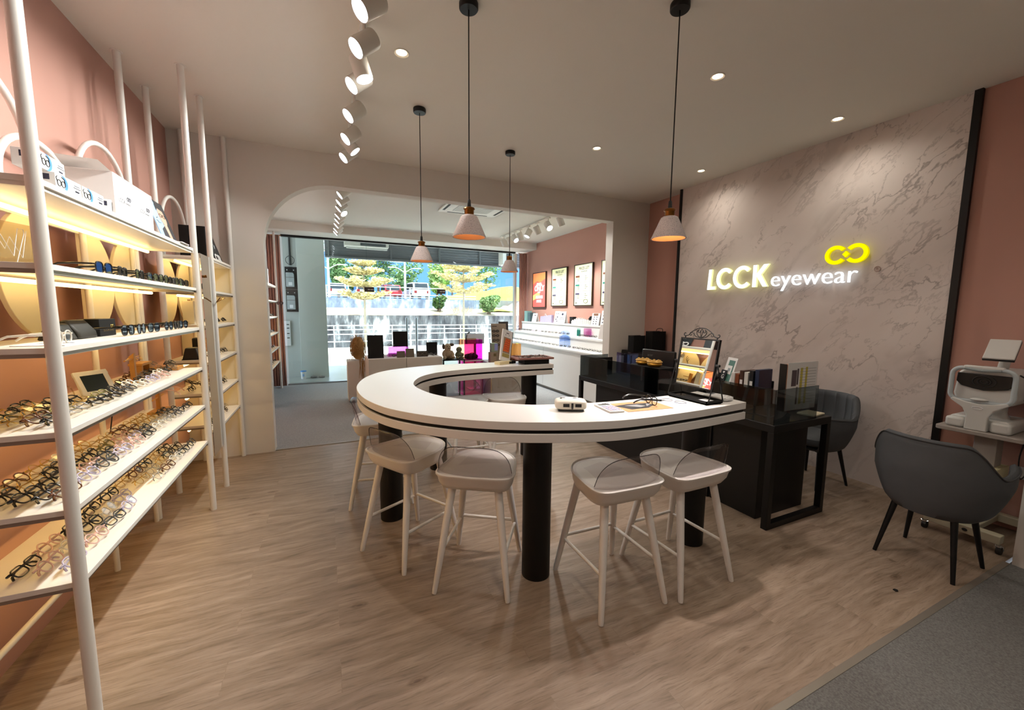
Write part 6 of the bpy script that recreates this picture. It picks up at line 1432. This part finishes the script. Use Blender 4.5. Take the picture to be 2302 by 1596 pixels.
for i, (x, y, z, h, r, mi, lb) in enumerate((
    (-2.0,38.5,2.3,5.2,2.0,0,'green tree beyond the raised road at the left edge of the window'),
    (1.0,37.2,2.3,4.4,1.0,1,'mid green tree beside the left lamp post'),
    (2.9,41.5,2.3,3.6,1.6,0,'dark green tree behind the silver car'),
    (5.7,45.5,2.3,7.2,2.2,0,'tall dark green tree rising between two patches of sky'),
    (7.0,40,2.3,3.6,1.7,1,'rounded green tree behind the white car'),
    (9.6,36.5,2.3,4.0,1.4,2,'yellow green tree right of the white car'),
    (13.0,44.5,2.4,7.4,3.1,0,'large green tree behind the bigger yellow tree'),
    (14.2,37,2.6,6.4,2.2,1,'green tree over the grass slope near the condenser'),
    (18.4,33.5,2.8,6.2,2.2,0,'dark green tree at the right edge of the window'),
    (8.4,33.2,2.3,2.6,.8,2,'small light green tree just right of the white car'))):
    bushy(x*1.32, y*1.32, 2.7 if x < 10.5 else 2.74, h*1.30, r*1.25, mi, lb, 20+i, 1700)
bushy(10.55,26.9,1.2,1.35,.75,1,'round green bush on the bank above the canal wall', 50, 1300, 'shrub')
bushy(7.2,28.0,1.4,1.1,.5,0,'dark green shrub between the two upper walls', 51, 700, 'shrub')
M_yleaf = leafmat('leaf_yellow', '#dccd96')
def tiered_tree(x, y, z, h, tiers, label, seed):
    rr = random.Random(seed); t = thing('umbrella_tree', label, 'tree', (x,y,z), 0, 'yellow tiered trees by the canal')
    m = MB(); m.tube([(0,0,0),(.02,0,h*.5),(0,.02,h)], [.075,.06,.03], 10); m.build('trunk', M_bark, t)
    mf = MB()
    for (zz, R, nb) in tiers:
        for k in range(nb):
            a = 2*PI*k/nb + zz; e = V((R*math.cos(a), R*math.sin(a), zz + .28*R))
            m = MB(); m.tube(curve_pts([(0,0,zz),(R*.4*math.cos(a),R*.4*math.sin(a),zz+.07*R), tuple(e)], 4), [.035-.0034*i for i in range(9)], 6); m.build('branch', M_bark, t)
            for q in range(4):
                f = .35 + .21*q; leaf_cloud(mf, (R*f*math.cos(a), R*f*math.sin(a), zz+.28*R*f*f+.1), (.34,.34,.10), 46, rr, .11, .4, .1)
    mf.build('foliage', M_yleaf, t, smooth=False); return t
tiered_tree(7.93,24.6,-.6,5.2,((3.2,1.7,7),(3.9,1.75,7),(4.55,1.3,6),(5.0,.8,5)),'larger yellow tiered tree in front of the canal wall', 61)
tiered_tree(2.0,24.6,-.6,4.9,((2.7,1.25,6),(3.4,1.35,7),(4.1,.8,6),(4.6,.5,5)),'smaller yellow tiered tree at the left of the window', 62)
t = thing('palm', 'palm with arching fronds in front of the tall dark tree', 'tree', (5.5,49,2.72)); t.scale = (1.3,1.3,1.3); m = MB(); m.tube([(0,0,0),(.05,0,1.0),(0,0,1.9)], [.14,.11,.09], 8); m.build('trunk', M_bark2, t); m = MB(); rr = random.Random(9)
for k in range(16):
    a = k*.41; L_ = 1.6; P_ = [(L_*f*math.cos(a), L_*f*math.sin(a), 1.9+1.1*f-1.1*f*f*(1+.3*rr.random())) for f in (0,.25,.5,.75,1)]
    m.tube(P_, [.03,.025,.02,.014,.006], 5)
    for f in range(1, 5):
        p = V(P_[f])
        for s in (-1, 1):
            d = V((-math.sin(a)*s, math.cos(a)*s, -.5)); m.add([p, p+d*.35+V((math.cos(a),math.sin(a),0))*.12, p+V((math.cos(a),math.sin(a),0))*.16], [(0,1,2)])
m.build('fronds', LG[1], t, smooth=False)
t = thing('porch_shrub', 'bare twiggy plants along the canal bank', 'plant', (8.5,27.2,1.3)); m = MB(); rr = random.Random(4)
for k in range(120): x = rr.uniform(-.6,1.0); y = rr.uniform(-.4,.8); m.tube([(x,y,.1+y*.17),(x+rr.uniform(-.2,.2),y,.25+rr.random()*.2+y*.17)], .012, 3, caps=False)
m.build('twigs', M_bark, t); t['kind'] = 'stuff'

# ------------------------------------------------------------------ render look
sc = bpy.context.scene
sc.view_settings.view_transform = 'Standard'; sc.view_settings.look = 'None'; sc.view_settings.gamma = 1; sc.view_settings.use_curve_mapping = False
sc.view_settings.exposure = 0.70
sc.cycles.use_denoising = True; sc.cycles.max_bounces = 8; sc.cycles.transparent_max_bounces = 24; sc.cycles.sample_clamp_indirect = 6; sc.cycles.caustics_reflective = False; sc.cycles.caustics_refractive = False
for o in list(C.objects):
    if o.type == 'LIGHT': o.data.use_shadow = True
